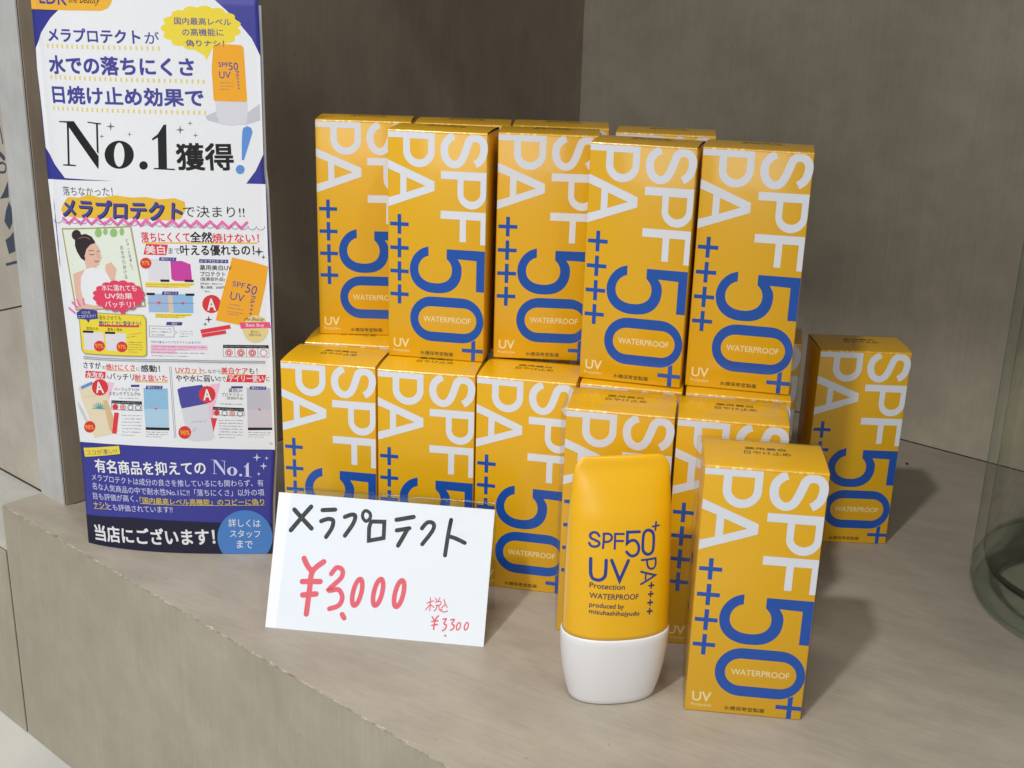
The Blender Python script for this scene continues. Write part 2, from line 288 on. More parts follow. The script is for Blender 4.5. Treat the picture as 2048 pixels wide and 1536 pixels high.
["article_pictures","S","pink",[[5.23,182.23],[8.38,179.75],[11.91,182.96],[15.06,180.14],[18.49,183.3],[21.22,180.44],[24.78,183.56],[28.25,180.7],[32.08,183.79],[35.34,180.91],[38.55,183.95],[41.55,181.04],[44.74,184.05],[47.38,181.12],[50.37,184.12],[53.02,181.18],[56.69,184.16],[59.87,181.2],[63.39,184.17],[66.52,181.2],[69.47,184.15],[72.17,181.17],[75.47,184.11],[78.54,181.13],[82.01,184.06],[85.2,181.06],[88.0,183.99],[90.97,180.99],[94.26,183.92],[97.14,180.91],[100.0,183.85]],1.427,0,0,1],
["article_pictures","S","grey",[[-0.86,180.97],[-0.33,179.63],[1.65,179.33],[3.65,180.11],[4.58,181.57],[4.56,181.41],[5.18,180.12],[6.94,179.73],[8.8,180.46],[9.68,181.89],[9.66,181.73],[10.25,180.43],[11.95,180.02],[13.74,180.72],[14.58,182.14],[14.57,181.99],[15.14,180.68],[16.79,180.25],[18.53,180.93],[19.35,182.34],[19.34,182.19],[19.9,180.88],[21.52,180.44],[23.22,181.11],[24.02,182.5],[24.01,182.35],[24.56,181.04],[26.15,180.59],[27.82,181.25],[28.6,182.63],[28.59,182.48],[29.14,181.17],[30.69,180.71],[32.34,181.35],[33.1,182.74],[33.09,182.59],[33.64,181.28],[35.17,180.8],[36.79,181.44],[37.54,182.81],[37.53,182.66],[38.07,181.35],[39.59,180.87],[41.19,181.5],[41.93,182.87],[41.92,182.72],[42.46,181.4],[43.96,180.91],[45.53,181.54],[46.26,182.9],[46.25,182.75],[46.79,181.44],[48.28,180.94],[49.84,181.56],[50.56,182.92],[50.55,182.77],[51.08,181.45],[52.56,180.95],[54.1,181.56],[54.82,182.92],[54.81,182.77],[55.34,181.45],[56.81,180.94],[58.34,181.55],[59.05,182.91],[59.04,182.76],[59.57,181.43],[61.03,180.92],[62.55,181.52],[63.25,182.88],[63.24,182.73],[63.77,181.41],[65.22,180.89],[66.74,181.48],[67.43,182.84],[67.42,182.69],[67.96,181.36],[69.4,180.85],[70.91,181.44],[71.6,182.79],[71.59,182.64],[72.12,181.31],[73.56,180.79],[75.06,181.38],[75.75,182.73],[75.74,182.58],[76.27,181.26],[77.71,180.73],[79.21,181.32],[79.89,182.67],[79.88,182.52],[80.42,181.19],[81.85,180.66],[83.35,181.25],[84.02,182.6],[84.01,182.45],[84.55,181.12],[85.99,180.59],[87.48,181.17],[88.15,182.52],[88.14,182.37],[88.68,181.04],[90.12,180.51],[91.61,181.09],[92.27,182.44],[92.27,182.29],[92.81,180.96],[94.25,180.43],[95.74,181.01],[96.4,182.36],[96.39,182.21],[96.94,180.88],[98.38,180.34],[99.87,180.92],[100.53,182.28],[100.52,182.13],[101.07,180.79],[102.51,180.26],[104.0,180.84],[104.66,182.19],[104.65,182.04],[105.21,180.71],[106.65,180.17],[108.14,180.76],[108.83,182.13]],0.231,0,0,1],
["portrait_picture","P","olive",[[3.55,176.96],[42.5,180.83],[47.07,139.25],[7.63,134.26]]],
["portrait_picture","P","palegreen",[[4.36,176.32],[41.83,180.03],[46.38,139.84],[8.43,135.1]]],
["portrait_picture","P","leafgreen",[[26.67,176.43],[26.51,175.68],[26.18,174.99],[25.71,174.43],[25.14,174.05],[24.53,173.9],[23.95,173.97],[23.44,174.28],[23.05,174.78],[22.84,175.44],[22.81,176.17],[22.97,176.92],[23.31,177.61],[23.78,178.17],[24.35,178.55],[24.96,178.7],[25.54,178.62],[26.05,178.32],[26.43,177.81],[26.64,177.16]]],
["portrait_picture","P","leafgreen",[[29.9,177.22],[29.79,176.66],[29.57,176.15],[29.25,175.73],[28.88,175.46],[28.48,175.34],[28.09,175.41],[27.76,175.64],[27.51,176.02],[27.38,176.51],[27.36,177.07],[27.47,177.63],[27.7,178.14],[28.01,178.55],[28.39,178.83],[28.79,178.94],[29.17,178.87],[29.5,178.64],[29.75,178.26],[29.88,177.77]]],
["portrait_picture","P","leafgreen",[[34.98,176.9],[34.83,176.2],[34.49,175.55],[34.01,175.02],[33.43,174.67],[32.8,174.52],[32.19,174.6],[31.66,174.89],[31.25,175.37],[31.02,175.99],[30.98,176.68],[31.14,177.39],[31.48,178.04],[31.96,178.57],[32.55,178.92],[33.17,179.07],[33.78,178.99],[34.31,178.7],[34.71,178.22],[34.94,177.6]]],
["portrait_picture","P","leafgreen",[[38.61,177.68],[38.5,177.05],[38.28,176.48],[37.97,176.01],[37.61,175.71],[37.22,175.59],[36.85,175.67],[36.52,175.94],[36.29,176.38],[36.16,176.94],[36.14,177.56],[36.26,178.19],[36.48,178.77],[36.78,179.23],[37.15,179.53],[37.54,179.65],[37.91,179.57],[38.23,179.3],[38.47,178.86],[38.6,178.31]]],
["portrait_picture","P","leafgreen",[[15.14,171.4],[15.05,171.21],[14.85,171.02],[14.53,170.87],[14.15,170.75],[13.72,170.68],[13.31,170.68],[12.93,170.73],[12.64,170.84],[12.47,170.99],[12.42,171.17],[12.5,171.37],[12.71,171.55],[13.03,171.71],[13.42,171.83],[13.84,171.9],[14.26,171.9],[14.63,171.85],[14.92,171.74],[15.09,171.58]]],
["portrait_picture","P","hair",[[14.91,174.51],[14.75,173.81],[14.41,173.15],[13.93,172.56],[13.32,172.09],[12.64,171.77],[11.92,171.61],[11.21,171.64],[10.57,171.85],[10.04,172.22],[9.65,172.74],[9.44,173.36],[9.42,174.04],[9.58,174.74],[9.93,175.41],[10.43,176.0],[11.04,176.48],[11.73,176.8],[12.45,176.95],[13.15,176.92],[13.78,176.71],[14.3,176.33],[14.67,175.81],[14.88,175.19]]],
["portrait_picture","P","hair",[[11.16,172.27],[13.74,174.3],[17.51,175.31],[20.69,174.23],[22.53,171.66],[22.21,169.53],[19.52,168.73],[17.02,166.73],[15.83,161.17],[13.71,162.32],[11.72,165.55],[10.79,168.61]]],
["portrait_picture","S","skinshade",[[13.22,172.45],[16.69,173.63],[19.89,172.67]],0.191,1,0,1],
["portrait_picture","P","skin",[[16.46,164.26],[21.9,158.92],[23.07,157.48],[16.4,156.64],[15.77,160.55]]],
["portrait_picture","P","skin",[[17.14,167.95],[19.67,170.25],[22.64,170.77],[24.4,168.78],[25.15,164.91],[25.34,163.41],[24.43,161.84],[23.27,159.63],[20.91,158.84],[18.37,159.86],[16.28,162.42],[15.36,165.38]]],
["portrait_picture","P","hair",[[12.86,168.8],[15.83,170.25],[19.09,171.11],[22.35,171.05],[19.63,169.83],[17.28,167.35],[16.12,164.23],[15.0,161.71],[13.34,163.38]]],
["portrait_picture","P","skin",[[8.22,153.72],[14.7,156.49],[17.75,156.76],[12.16,147.95],[14.71,138.9],[22.66,138.05],[22.52,136.48],[9.5,135.23],[8.32,144.45]]],
["portrait_picture","P","skin",[[27.18,160.2],[30.48,161.63],[33.03,158.14],[31.63,152.57],[29.02,151.79],[26.81,155.92]]],
["portrait_picture","P","white",[[15.38,156.55],[19.2,158.1],[23.13,158.09],[26.92,157.15],[29.66,151.83],[28.03,140.02],[18.67,138.02],[13.32,138.76],[11.98,146.08],[12.73,152.32]]],
["portrait_picture","S","hair",[[18.84,164.93],[20.13,164.67],[21.48,165.14]],0.316,1,0,1],
["portrait_picture","S","hair",[[23.28,167.08],[23.9,166.76],[24.7,167.06]],0.311,1,0,1],
["portrait_picture","S","hair",[[18.53,166.54],[20.03,167.08],[21.44,166.82]],0.251,1,0,1],
["portrait_picture","S","lip",[[21.49,161.62],[22.45,161.39],[23.46,161.77]],0.572,1,0,1],
["portrait_picture","S","skinshade",[[22.91,166.57],[23.67,164.21],[22.96,163.43]],0.255,1,0,1],
["portrait_picture","T","darkgrey",[[39.13,172.52],[40.42,172.52]],"ピ",1.59,0,0.0],
["portrait_picture","T","darkgrey",[[39.34,170.51],[40.63,170.51]],"タ",1.59,0,0.0],
["portrait_picture","T","darkgrey",[[39.55,168.5],[40.84,168.5]],"ッ",0.96,0,0.0],
["portrait_picture","T","darkgrey",[[39.77,166.48],[41.06,166.48]],"と",1.6,0,0.0],
["portrait_picture","T","darkgrey",[[39.98,164.45],[41.27,164.46]],"密",1.6,0,0.0],
["portrait_picture","T","darkgrey",[[40.19,162.43],[41.48,162.43]],"着",1.61,0,0.0],
["portrait_picture","T","darkgrey",[[40.41,160.4],[41.7,160.4]],"し",1.61,0,0.0],
["portrait_picture","T","darkgrey",[[40.62,158.36],[41.91,158.36]],"て",1.62,0,0.0],
["portrait_picture","T","darkgrey",[[35.91,168.39],[37.51,168.41]],"肌",1.96,0,0.0],
["portrait_picture","T","darkgrey",[[36.08,165.91],[37.68,165.93]],"を",1.96,0,0.0],
["portrait_picture","T","darkgrey",[[36.26,163.42],[37.86,163.44]],"守",1.97,0,0.0],
["portrait_picture","T","darkgrey",[[36.43,160.92],[38.04,160.95]],"り",1.98,0,0.0],
["portrait_picture","T","darkgrey",[[36.61,158.42],[38.21,158.44]],"続",1.98,0,0.0],
["portrait_picture","T","darkgrey",[[36.79,155.91],[38.39,155.93]],"け",1.99,0,0.0],
["portrait_picture","T","darkgrey",[[36.96,153.39],[38.57,153.42]],"る",1.99,0,0.0],
["article_pictures","P","pinkshadow",[[46.08,144.27],[46.92,143.54],[47.06,142.74],[46.3,142.0],[44.95,141.43],[45.21,140.53],[44.81,139.72],[43.67,139.18],[42.09,138.93],[41.73,137.99],[40.85,137.28],[39.48,137.01],[37.92,137.12],[36.98,136.27],[35.73,135.78],[34.33,135.81],[33.03,136.26],[31.63,135.64],[30.2,135.42],[28.99,135.76],[28.15,136.49],[26.5,136.17],[25.1,136.26],[24.27,136.86],[24.05,137.76],[22.4,137.8],[21.25,138.2],[20.95,138.97],[21.39,139.93],[20.0,140.32],[19.3,140.97],[19.59,141.8],[20.63,142.66],[19.73,143.36],[19.59,144.16],[20.42,144.93],[21.89,145.56],[21.62,146.45],[22.06,147.28],[23.29,147.86],[24.95,148.16],[25.34,149.1],[26.27,149.82],[27.69,150.12],[29.29,150.03],[30.25,150.87],[31.51,151.37],[32.91,151.34],[34.2,150.89],[35.57,151.5],[36.97,151.69],[38.14,151.34],[38.95,150.61],[40.52,150.89],[41.85,150.75],[42.63,150.14],[42.85,149.24],[44.39,149.15],[45.46,148.71],[45.74,147.94],[45.35,147.01],[46.63,146.56],[47.28,145.89],[47.03,145.08]]],
["article_pictures","P","crimson",[[45.71,145.05],[46.56,144.31],[46.7,143.5],[45.93,142.75],[44.55,142.17],[44.82,141.25],[44.42,140.43],[43.25,139.88],[41.66,139.62],[41.29,138.67],[40.39,137.95],[39.0,137.67],[37.42,137.78],[36.46,136.92],[35.19,136.42],[33.77,136.45],[32.45,136.91],[31.03,136.27],[29.57,136.05],[28.34,136.39],[27.49,137.13],[25.81,136.81],[24.38,136.9],[23.54,137.5],[23.31,138.43],[21.63,138.46],[20.46,138.86],[20.16,139.65],[20.61,140.62],[19.19,141.02],[18.48,141.67],[18.77,142.52],[19.83,143.4],[18.92,144.11],[18.78,144.92],[19.62,145.71],[21.12,146.35],[20.85,147.25],[21.29,148.09],[22.54,148.69],[24.24,148.99],[24.63,149.95],[25.58,150.68],[27.02,150.98],[28.65,150.9],[29.62,151.76],[30.91,152.26],[32.33,152.23],[33.64,151.78],[35.04,152.39],[36.46,152.59],[37.65,152.24],[38.47,151.49],[40.07,151.77],[41.42,151.64],[42.21,151.02],[42.43,150.11],[43.99,150.01],[45.08,149.57],[45.36,148.78],[44.96,147.84],[46.27,147.38],[46.93,146.7],[46.67,145.88]]],
["article_pictures","P","crimson",[[31.37,137.77],[36.8,138.42],[35.58,134.93],[34.63,133.31],[33.4,135.41]]],
["article_pictures","S","pink",[[3.7,135.01],[6.99,132.92]],1.022,0,0,1],
["article_pictures","S","pink",[[6.12,138.46],[8.88,136.1]],1.016,0,0,1],
["article_pictures","S","pink",[[9.16,140.19],[10.74,137.12]],1.01,0,0,1],
["article_pictures","S","pink",[[13.0,141.09],[13.26,138.13]],1.0,0,0,1],
["article_lettering","T","white",[[24.18,146.41],[42.92,147.2]],"水に濡れても",3.23,0.012,0.0],
["article_lettering","T","white",[[25.76,142.2],[40.57,142.89]],"UV効果",3.24,0.015,0.0],
["article_lettering","T","white",[[25.25,137.76],[41.48,138.55]],"バッチリ！",3.25,0.015,0.0],
["article_pictures","P","olive",[[9.34,130.18],[21.02,134.49],[45.53,134.84],[46.92,132.73],[45.93,113.49],[44.36,112.39],[10.98,111.17],[9.06,113.31]]],
["article_pictures","P","yellow",[[9.88,129.93],[21.31,134.01],[45.07,134.45],[46.4,132.39],[45.46,113.85],[44.15,112.89],[11.25,111.72],[9.67,113.7]]],
["article_pictures","P","navy",[[8.23,133.2],[12.0,135.81],[20.31,135.49],[20.72,131.21],[15.93,130.26],[14.93,128.4],[13.72,130.03],[8.41,130.07]]],
["article_pictures","P","paper2",[[11.26,123.33],[23.07,123.99],[22.69,114.32],[11.21,113.51]]],
["article_pictures","P","paper2",[[24.06,124.08],[35.4,124.53],[35.09,114.9],[24.02,114.44]]],
["article_pictures","P","black",[[11.18,123.95],[17.42,124.44],[17.32,123.29],[11.07,122.8]]],
["article_pictures","P","black",[[23.98,124.57],[29.67,124.86],[29.58,123.72],[23.88,123.43]]],
["article_pictures","P","red",[[23.16,116.72],[23.16,116.2],[22.89,115.71],[22.7,115.2],[22.28,114.8],[21.92,114.34],[21.4,114.07],[20.91,113.74],[20.35,113.63],[19.8,113.45],[19.27,113.53],[18.71,113.52],[18.27,113.77],[17.78,113.94],[17.49,114.33],[17.13,114.66],[17.02,115.15],[16.83,115.6],[16.92,116.12],[16.93,116.63],[17.21,117.13],[17.4,117.64],[17.83,118.05],[18.2,118.51],[18.73,118.78],[19.22,119.12],[19.78,119.22],[20.33,119.4],[20.86,119.32],[21.41,119.32],[21.84,119.07],[22.32,118.9],[22.6,118.5],[22.96,118.17],[23.06,117.68],[23.25,117.23]]],
["article_pictures","P","red",[[35.66,117.22],[35.66,116.71],[35.4,116.23],[35.22,115.73],[34.82,115.33],[34.48,114.89],[33.99,114.64],[33.53,114.32],[32.99,114.23],[32.47,114.06],[31.96,114.16],[31.43,114.17],[31.01,114.43],[30.55,114.61],[30.27,115.01],[29.92,115.35],[29.82,115.84],[29.63,116.29],[29.72,116.81],[29.72,117.32],[29.98,117.8],[30.16,118.31],[30.57,118.71],[30.91,119.15],[31.42,119.4],[31.88,119.73],[32.41,119.81],[32.94,119.98],[33.44,119.88],[33.96,119.87],[34.38,119.61],[34.84,119.42],[35.11,119.02],[35.45,118.68],[35.55,118.19],[35.74,117.74]]],
["article_pictures","P","scarlet",[[20.77,128.07],[42.96,129.17],[42.89,128.17],[20.68,127.06]]],
["article_lettering","T","white",[[11.49,132.75],[16.36,133.44]],"ベストの",1.51,0.0,0.0],
["article_lettering","T","white",[[9.02,130.46],[19.46,131.97]],"ココがスゴイ！",1.64,0.0,0.0],
["article_lettering","T","black",[[21.01,130.73],[33.59,131.31]],"浸水させても",2.42,0.0,0.0],
["article_lettering","T","navy",[[21.06,127.6],[44.06,128.91]],"焼けにくさに変化ナシ！",2.65,0.02,0.0],
["article_lettering","T","black",[[13.32,124.5],[20.49,124.9]],"塗布のみ",1.81,0.0,0.0],
["article_lettering","T","black",[[25.46,125.07],[33.75,125.43]],"塗布＋浸水",1.78,0.0,0.0],
["article_lettering","T","orange",[[17.8,115.25],[22.33,115.56]],"97%",2.21,0.02,0.0],
["article_lettering","T","orange",[[30.55,115.85],[34.86,116.03]],"97%",2.18,0.02,0.0],
["article_lettering","K","darkgrey",[[36.3,119.8],[44.48,120.09],[35.89,114.45]],5,0.58,7],
["article_lettering","K","grey",[[35.97,123.69],[44.55,125.44],[35.86,122.29]],2,0.57,8],
["article_lettering","P","mustard",[[47.34,172.83],[104.74,173.9],[104.71,173.18],[47.28,172.11]]],
["article_lettering","T","scarlet",[[47.22,172.82],[71.64,173.45]],"落ちにくくて",5.03,0.025,0.0],
["article_lettering","T","black",[[71.82,173.45],[82.53,173.49]],"全然",5.26,0.035,0.0],
["article_lettering","T","scarlet",[[82.64,173.37],[105.6,173.73]],"焼けない！",4.78,0.025,0.0],
["article_pictures","P","scarlet",[[49.38,172.01],[60.45,171.85],[59.28,166.42],[47.66,166.37]]],
["article_lettering","T","white",[[49.02,166.9],[58.74,167.12]],"美白",4.22,0.035,0.0],
["article_lettering","T","black",[[60.51,167.17],[66.39,167.22]],"まで",3.13,0.0,0.0],
["article_lettering","T","black",[[66.64,166.62],[103.04,167.26]],"叶える優れもの！",5.3,0.03,0.0],
["article_lettering","P","darkgrey",[[105.41,171.75],[105.78,169.59],[107.86,169.14],[105.75,168.63],[105.21,166.45],[104.83,168.62],[102.76,169.07],[104.87,169.57]]],
["article_lettering","P","darkgrey",[[107.57,167.69],[107.76,166.6],[108.83,166.4],[107.74,166.12],[107.47,165.03],[107.28,166.12],[106.24,166.34],[107.3,166.6]]],
["article_lettering","P","darkgrey",[[78.83,135.45],[79.11,133.72],[80.73,133.36],[79.07,132.95],[78.62,131.21],[78.34,132.94],[76.71,133.3],[78.38,133.71]]],
["article_lettering","P","darkgrey",[[76.89,132.05],[77.04,131.03],[78.0,130.82],[77.02,130.58],[76.75,129.55],[76.59,130.57],[75.63,130.78],[76.62,131.02]]],
["article_pictures","P","paper2",[[49.43,164.27],[60.35,164.64],[60.04,153.12],[49.54,152.75]]],
["article_pictures","P","magenta",[[61.11,163.58],[66.88,163.74],[71.17,162.03],[71.49,154.14],[70.67,153.21],[62.71,153.2],[61.12,154.19]]],
["article_pictures","P","red",[[51.39,162.17],[51.4,161.69],[51.15,161.23],[50.99,160.76],[50.61,160.39],[50.28,159.98],[49.81,159.75],[49.37,159.46],[48.86,159.39],[48.36,159.25],[47.87,159.35],[47.37,159.38],[46.97,159.64],[46.52,159.83],[46.25,160.22],[45.91,160.55],[45.81,161.02],[45.63,161.45],[45.71,161.94],[45.7,162.43],[45.95,162.88],[46.12,163.36],[46.5,163.72],[46.83,164.13],[47.3,164.36],[47.74,164.66],[48.25,164.72],[48.75,164.87],[49.24,164.76],[49.74,164.74],[50.14,164.48],[50.58,164.28],[50.85,163.9],[51.18,163.56],[51.28,163.1],[51.46,162.66]]],
["article_pictures","P","navy",[[55.78,165.34],[64.34,165.36],[63.93,163.54],[55.36,163.52]]],
["article_pictures","P","black",[[55.5,153.83],[60.09,153.88],[60.01,152.66],[55.42,152.6]]],
["article_pictures","P","black",[[67.78,154.06],[72.31,154.07],[72.24,152.85],[67.71,152.84]]],
["article_pictures","P","yellow",[[47.55,152.06],[72.57,152.46],[72.5,151.24],[70.26,151.13],[70.2,149.96],[47.49,149.49]]],
["article_pictures","P","paleblue",[[48.47,146.1],[59.02,146.36],[58.82,136.6],[48.39,136.34]]],
["article_pictures","P","skyblue2",[[60.99,146.42],[71.47,146.5],[71.21,136.55],[61.09,136.42]]],
["article_pictures","P","beige",[[58.9,146.35],[61.11,146.42],[61.21,136.42],[58.7,136.6]]],
["article_pictures","S","grey",[[47.82,141.26],[72.09,141.77]],0.185,0,0,1],
["article_pictures","P","crimson",[[52.86,142.15],[55.04,142.23],[53.84,140.58]]],
["article_pictures","P","crimson",[[65.13,142.22],[67.27,142.28],[66.11,140.64]]],
["article_pictures","P","black",[[47.77,146.56],[52.14,146.69],[52.06,145.46],[47.68,145.33]]],
["article_pictures","P","black",[[67.83,146.84],[72.26,146.9],[72.19,145.67],[67.76,145.61]]],
["article_pictures","P","navy",[[56.11,147.61],[64.34,147.74],[63.93,145.88],[55.69,145.76]]],
["article_pictures","P","navy",[[57.3,131.57],[65.46,131.63],[64.87,129.8],[56.82,129.81]]],
["article_pictures","P","yellow",[[51.71,135.85],[70.48,136.16],[70.42,135.04],[66.66,134.83],[66.6,133.83],[51.55,133.55]]],
["article_pictures","S","grey",[[48.01,129.03],[60.65,129.31],[60.79,126.68],[62.56,126.11],[60.77,125.43],[60.59,123.54],[47.79,123.19]],0.245,0,1,1],
["article_pictures","P","palepink",[[48.12,119.17],[77.41,119.38],[77.28,116.84],[61.07,116.49],[60.94,114.45],[47.78,114.21]]],
["article_pictures","P","navy",[[75.58,164.84],[90.02,164.78],[89.94,162.97],[75.48,162.9]]],
["article_pictures","P","red",[[85.2,141.62],[85.33,140.85],[84.9,140.16],[84.8,139.37],[84.19,138.84],[83.85,138.11],[83.12,137.78],[82.58,137.18],[81.81,137.09],[81.12,136.68],[80.38,136.84],[79.61,136.65],[78.97,137.05],[78.2,137.11],[77.72,137.7],[77.03,138.0],[76.76,138.72],[76.2,139.24],[76.17,140.02],[75.81,140.7],[76.03,141.47],[75.9,142.24],[76.33,142.93],[76.44,143.72],[77.05,144.25],[77.39,144.98],[78.12,145.3],[78.66,145.9],[79.43,145.99],[80.11,146.4],[80.86,146.24],[81.62,146.43],[82.26,146.03],[83.02,145.97],[83.5,145.39],[84.19,145.09],[84.46,144.37],[85.01,143.85],[85.05,143.07],[85.41,142.39]]],
["article_pictures","P","picorange",[[91.99,166.02],[100.6,164.21],[109.74,161.6],[107.97,151.63],[105.55,141.74],[102.45,129.86],[93.93,130.72],[82.25,133.07],[86.49,147.68],[89.92,158.73]]],
["article_pictures","P","gold",[[108.32,128.68],[108.56,128.17],[108.6,127.63],[108.39,127.12],[107.99,126.68],[108.08,126.1],[107.98,125.56],[107.65,125.14],[107.18,124.84],[107.12,124.25],[106.89,123.75],[106.49,123.45],[105.97,123.31],[105.76,122.75],[105.42,122.34],[104.96,122.18],[104.44,122.21],[104.1,121.73],[103.68,121.44],[103.2,121.43],[102.71,121.63],[102.28,121.27],[101.81,121.12],[101.35,121.26],[100.94,121.61],[100.44,121.4],[99.96,121.41],[99.56,121.69],[99.26,122.16],[98.74,122.12],[98.29,122.28],[97.98,122.68],[97.82,123.24],[97.31,123.36],[96.93,123.66],[96.74,124.15],[96.72,124.75],[96.28,125.03],[95.99,125.45],[95.94,125.98],[96.07,126.56],[95.72,126.98],[95.55,127.48],[95.63,128.02],[95.9,128.55],[95.68,129.07],[95.64,129.6],[95.85,130.1],[96.23,130.53],[96.15,131.1],[96.25,131.64],[96.57,132.06],[97.04,132.35],[97.11,132.94],[97.34,133.43],[97.74,133.73],[98.26,133.87],[98.47,134.42],[98.8,134.82],[99.26,134.99],[99.78,134.96],[100.12,135.43],[100.53,135.71],[101.01,135.73],[101.49,135.53],[101.93,135.89],[102.39,136.03],[102.85,135.9],[103.25,135.55],[103.75,135.76],[104.23,135.75],[104.62,135.47],[104.92,135.01],[105.44,135.05],[105.89,134.89],[106.2,134.5],[106.36,133.95],[106.87,133.82],[107.25,133.53],[107.44,133.04],[107.46,132.45],[107.91,132.17],[108.21,131.77],[108.27,131.23],[108.14,130.65],[108.5,130.24],[108.68,129.76],[108.6,129.22]]],
["article_pictures","P","hotpink",[[94.28,131.97],[109.39,132.37],[110.01,129.27],[94.72,128.66]]],
["article_pictures","S","scarlet",[[74.35,126.82],[89.46,129.73]],2.071,0,0,0],
["article_pictures","S","scarlet",[[74.83,124.63],[87.15,126.88]],1.831,0,0,0],
["article_pictures","P","black",[[85.28,119.87],[108.43,119.85],[108.36,118.2],[85.2,118.22]]],
["article_pictures","S","grey",[[85.2,118.22],[108.36,118.19],[108.43,113.36],[85.21,113.39]],0.19,0,1,1],
["article_pictures","S","grey",[[91.12,118.03],[91.15,113.33]],0.185,0,0,1],
["article_pictures","S","grey",[[96.94,118.08],[96.98,113.38]],0.185,0,0,1],
["article_pictures","S","grey",[[102.76,118.13],[102.82,113.42]],0.185,0,0,1],
["article_pictures","P","red",[[90.01,115.67],[89.92,115.16],[89.71,114.68],[89.39,114.27],[88.98,113.95],[88.51,113.75],[88.02,113.68],[87.53,113.74],[87.08,113.93],[86.7,114.24],[86.41,114.65],[86.24,115.12],[86.2,115.63],[86.29,116.14],[86.5,116.62],[86.83,117.03],[87.23,117.35],[87.7,117.55],[88.2,117.62],[88.69,117.56],[89.14,117.37],[89.51,117.06],[89.8,116.65],[89.97,116.18]],[[[89.71,115.67],[89.64,115.24],[89.46,114.84],[89.19,114.49],[88.84,114.23],[88.45,114.06],[88.03,114.0],[87.62,114.05],[87.24,114.21],[86.92,114.47],[86.68,114.81],[86.54,115.21],[86.5,115.63],[86.58,116.06],[86.75,116.46],[87.03,116.81],[87.37,117.07],[87.76,117.24],[88.18,117.3],[88.6,117.25],[88.97,117.09],[89.29,116.83],[89.53,116.49],[89.68,116.09]]]],
["article_pictures","P","red",[[89.3,115.66],[89.24,115.35],[89.11,115.06],[88.91,114.81],[88.65,114.61],[88.36,114.49],[88.05,114.44],[87.74,114.48],[87.46,114.6],[87.23,114.79],[87.05,115.04],[86.94,115.33],[86.92,115.64],[86.97,115.95],[87.1,116.24],[87.31,116.5],[87.56,116.69],[87.85,116.81],[88.16,116.86],[88.47,116.82],[88.75,116.7],[88.99,116.51],[89.16,116.27],[89.27,115.98]],[[[88.76,115.66],[88.73,115.49],[88.66,115.34],[88.55,115.21],[88.41,115.1],[88.25,115.04],[88.08,115.02],[87.91,115.04],[87.75,115.1],[87.62,115.2],[87.53,115.33],[87.47,115.48],[87.45,115.64],[87.48,115.81],[87.55,115.96],[87.66,116.1],[87.81,116.2],[87.97,116.26],[88.14,116.29],[88.3,116.27],[88.46,116.2],[88.59,116.11],[88.69,115.97],[88.75,115.82]]]],
["article_pictures","P","red",[[96.07,115.66],[95.98,115.15],[95.77,114.67],[95.45,114.26],[95.04,113.95],[94.58,113.74],[94.08,113.67],[93.59,113.74],[93.14,113.93],[92.76,114.24],[92.48,114.65],[92.31,115.12],[92.26,115.63],[92.35,116.14],[92.56,116.62],[92.88,117.03],[93.29,117.34],[93.76,117.54],[94.25,117.62],[94.74,117.55],[95.19,117.36],[95.57,117.05],[95.85,116.65],[96.02,116.17]],[[[95.59,115.66],[95.53,115.28],[95.37,114.93],[95.13,114.62],[94.82,114.38],[94.47,114.24],[94.1,114.18],[93.74,114.23],[93.4,114.37],[93.11,114.6],[92.9,114.9],[92.77,115.26],[92.74,115.63],[92.8,116.01],[92.96,116.37],[93.2,116.67],[93.51,116.91],[93.86,117.05],[94.23,117.11],[94.6,117.06],[94.93,116.92],[95.22,116.69],[95.43,116.39],[95.56,116.04]]]],
["article_pictures","P","red",[[95.24,115.66],[95.19,115.36],[95.07,115.08],[94.89,114.84],[94.66,114.66],[94.4,114.54],[94.12,114.5],[93.84,114.54],[93.59,114.65],[93.37,114.83],[93.21,115.07],[93.12,115.34],[93.1,115.64],[93.15,115.93],[93.26,116.21],[93.44,116.45],[93.67,116.63],[93.94,116.75],[94.21,116.79],[94.49,116.75],[94.74,116.64],[94.96,116.46],[95.12,116.23],[95.21,115.95]],[[[94.7,115.65],[94.68,115.5],[94.62,115.36],[94.53,115.24],[94.41,115.15],[94.28,115.09],[94.14,115.07],[94.0,115.09],[93.88,115.15],[93.77,115.24],[93.69,115.36],[93.64,115.49],[93.63,115.64],[93.66,115.79],[93.71,115.93],[93.81,116.05],[93.92,116.14],[94.05,116.2],[94.19,116.22],[94.33,116.2],[94.45,116.14],[94.56,116.05],[94.64,115.94],[94.69,115.8]]]],
["article_pictures","P","red",[[101.83,115.65],[101.75,115.14],[101.54,114.66],[101.22,114.25],[100.81,113.93],[100.35,113.73],[99.85,113.66],[99.36,113.72],[98.91,113.91],[98.53,114.22],[98.24,114.63],[98.07,115.11],[98.03,115.62],[98.11,116.13],[98.32,116.6],[98.64,117.01],[99.05,117.33],[99.51,117.53],[100.01,117.6],[100.5,117.54],[100.95,117.35],[101.33,117.04],[101.62,116.63],[101.79,116.16]],[[[101.36,115.64],[101.29,115.26],[101.14,114.91],[100.9,114.6],[100.59,114.37],[100.24,114.22],[99.87,114.17],[99.5,114.21],[99.16,114.36],[98.88,114.59],[98.66,114.89],[98.53,115.24],[98.5,115.62],[98.57,116.0],[98.72,116.35],[98.96,116.66],[99.27,116.89],[99.62,117.04],[99.99,117.09],[100.35,117.05],[100.69,116.9],[100.98,116.67],[101.19,116.37],[101.32,116.02]]]],
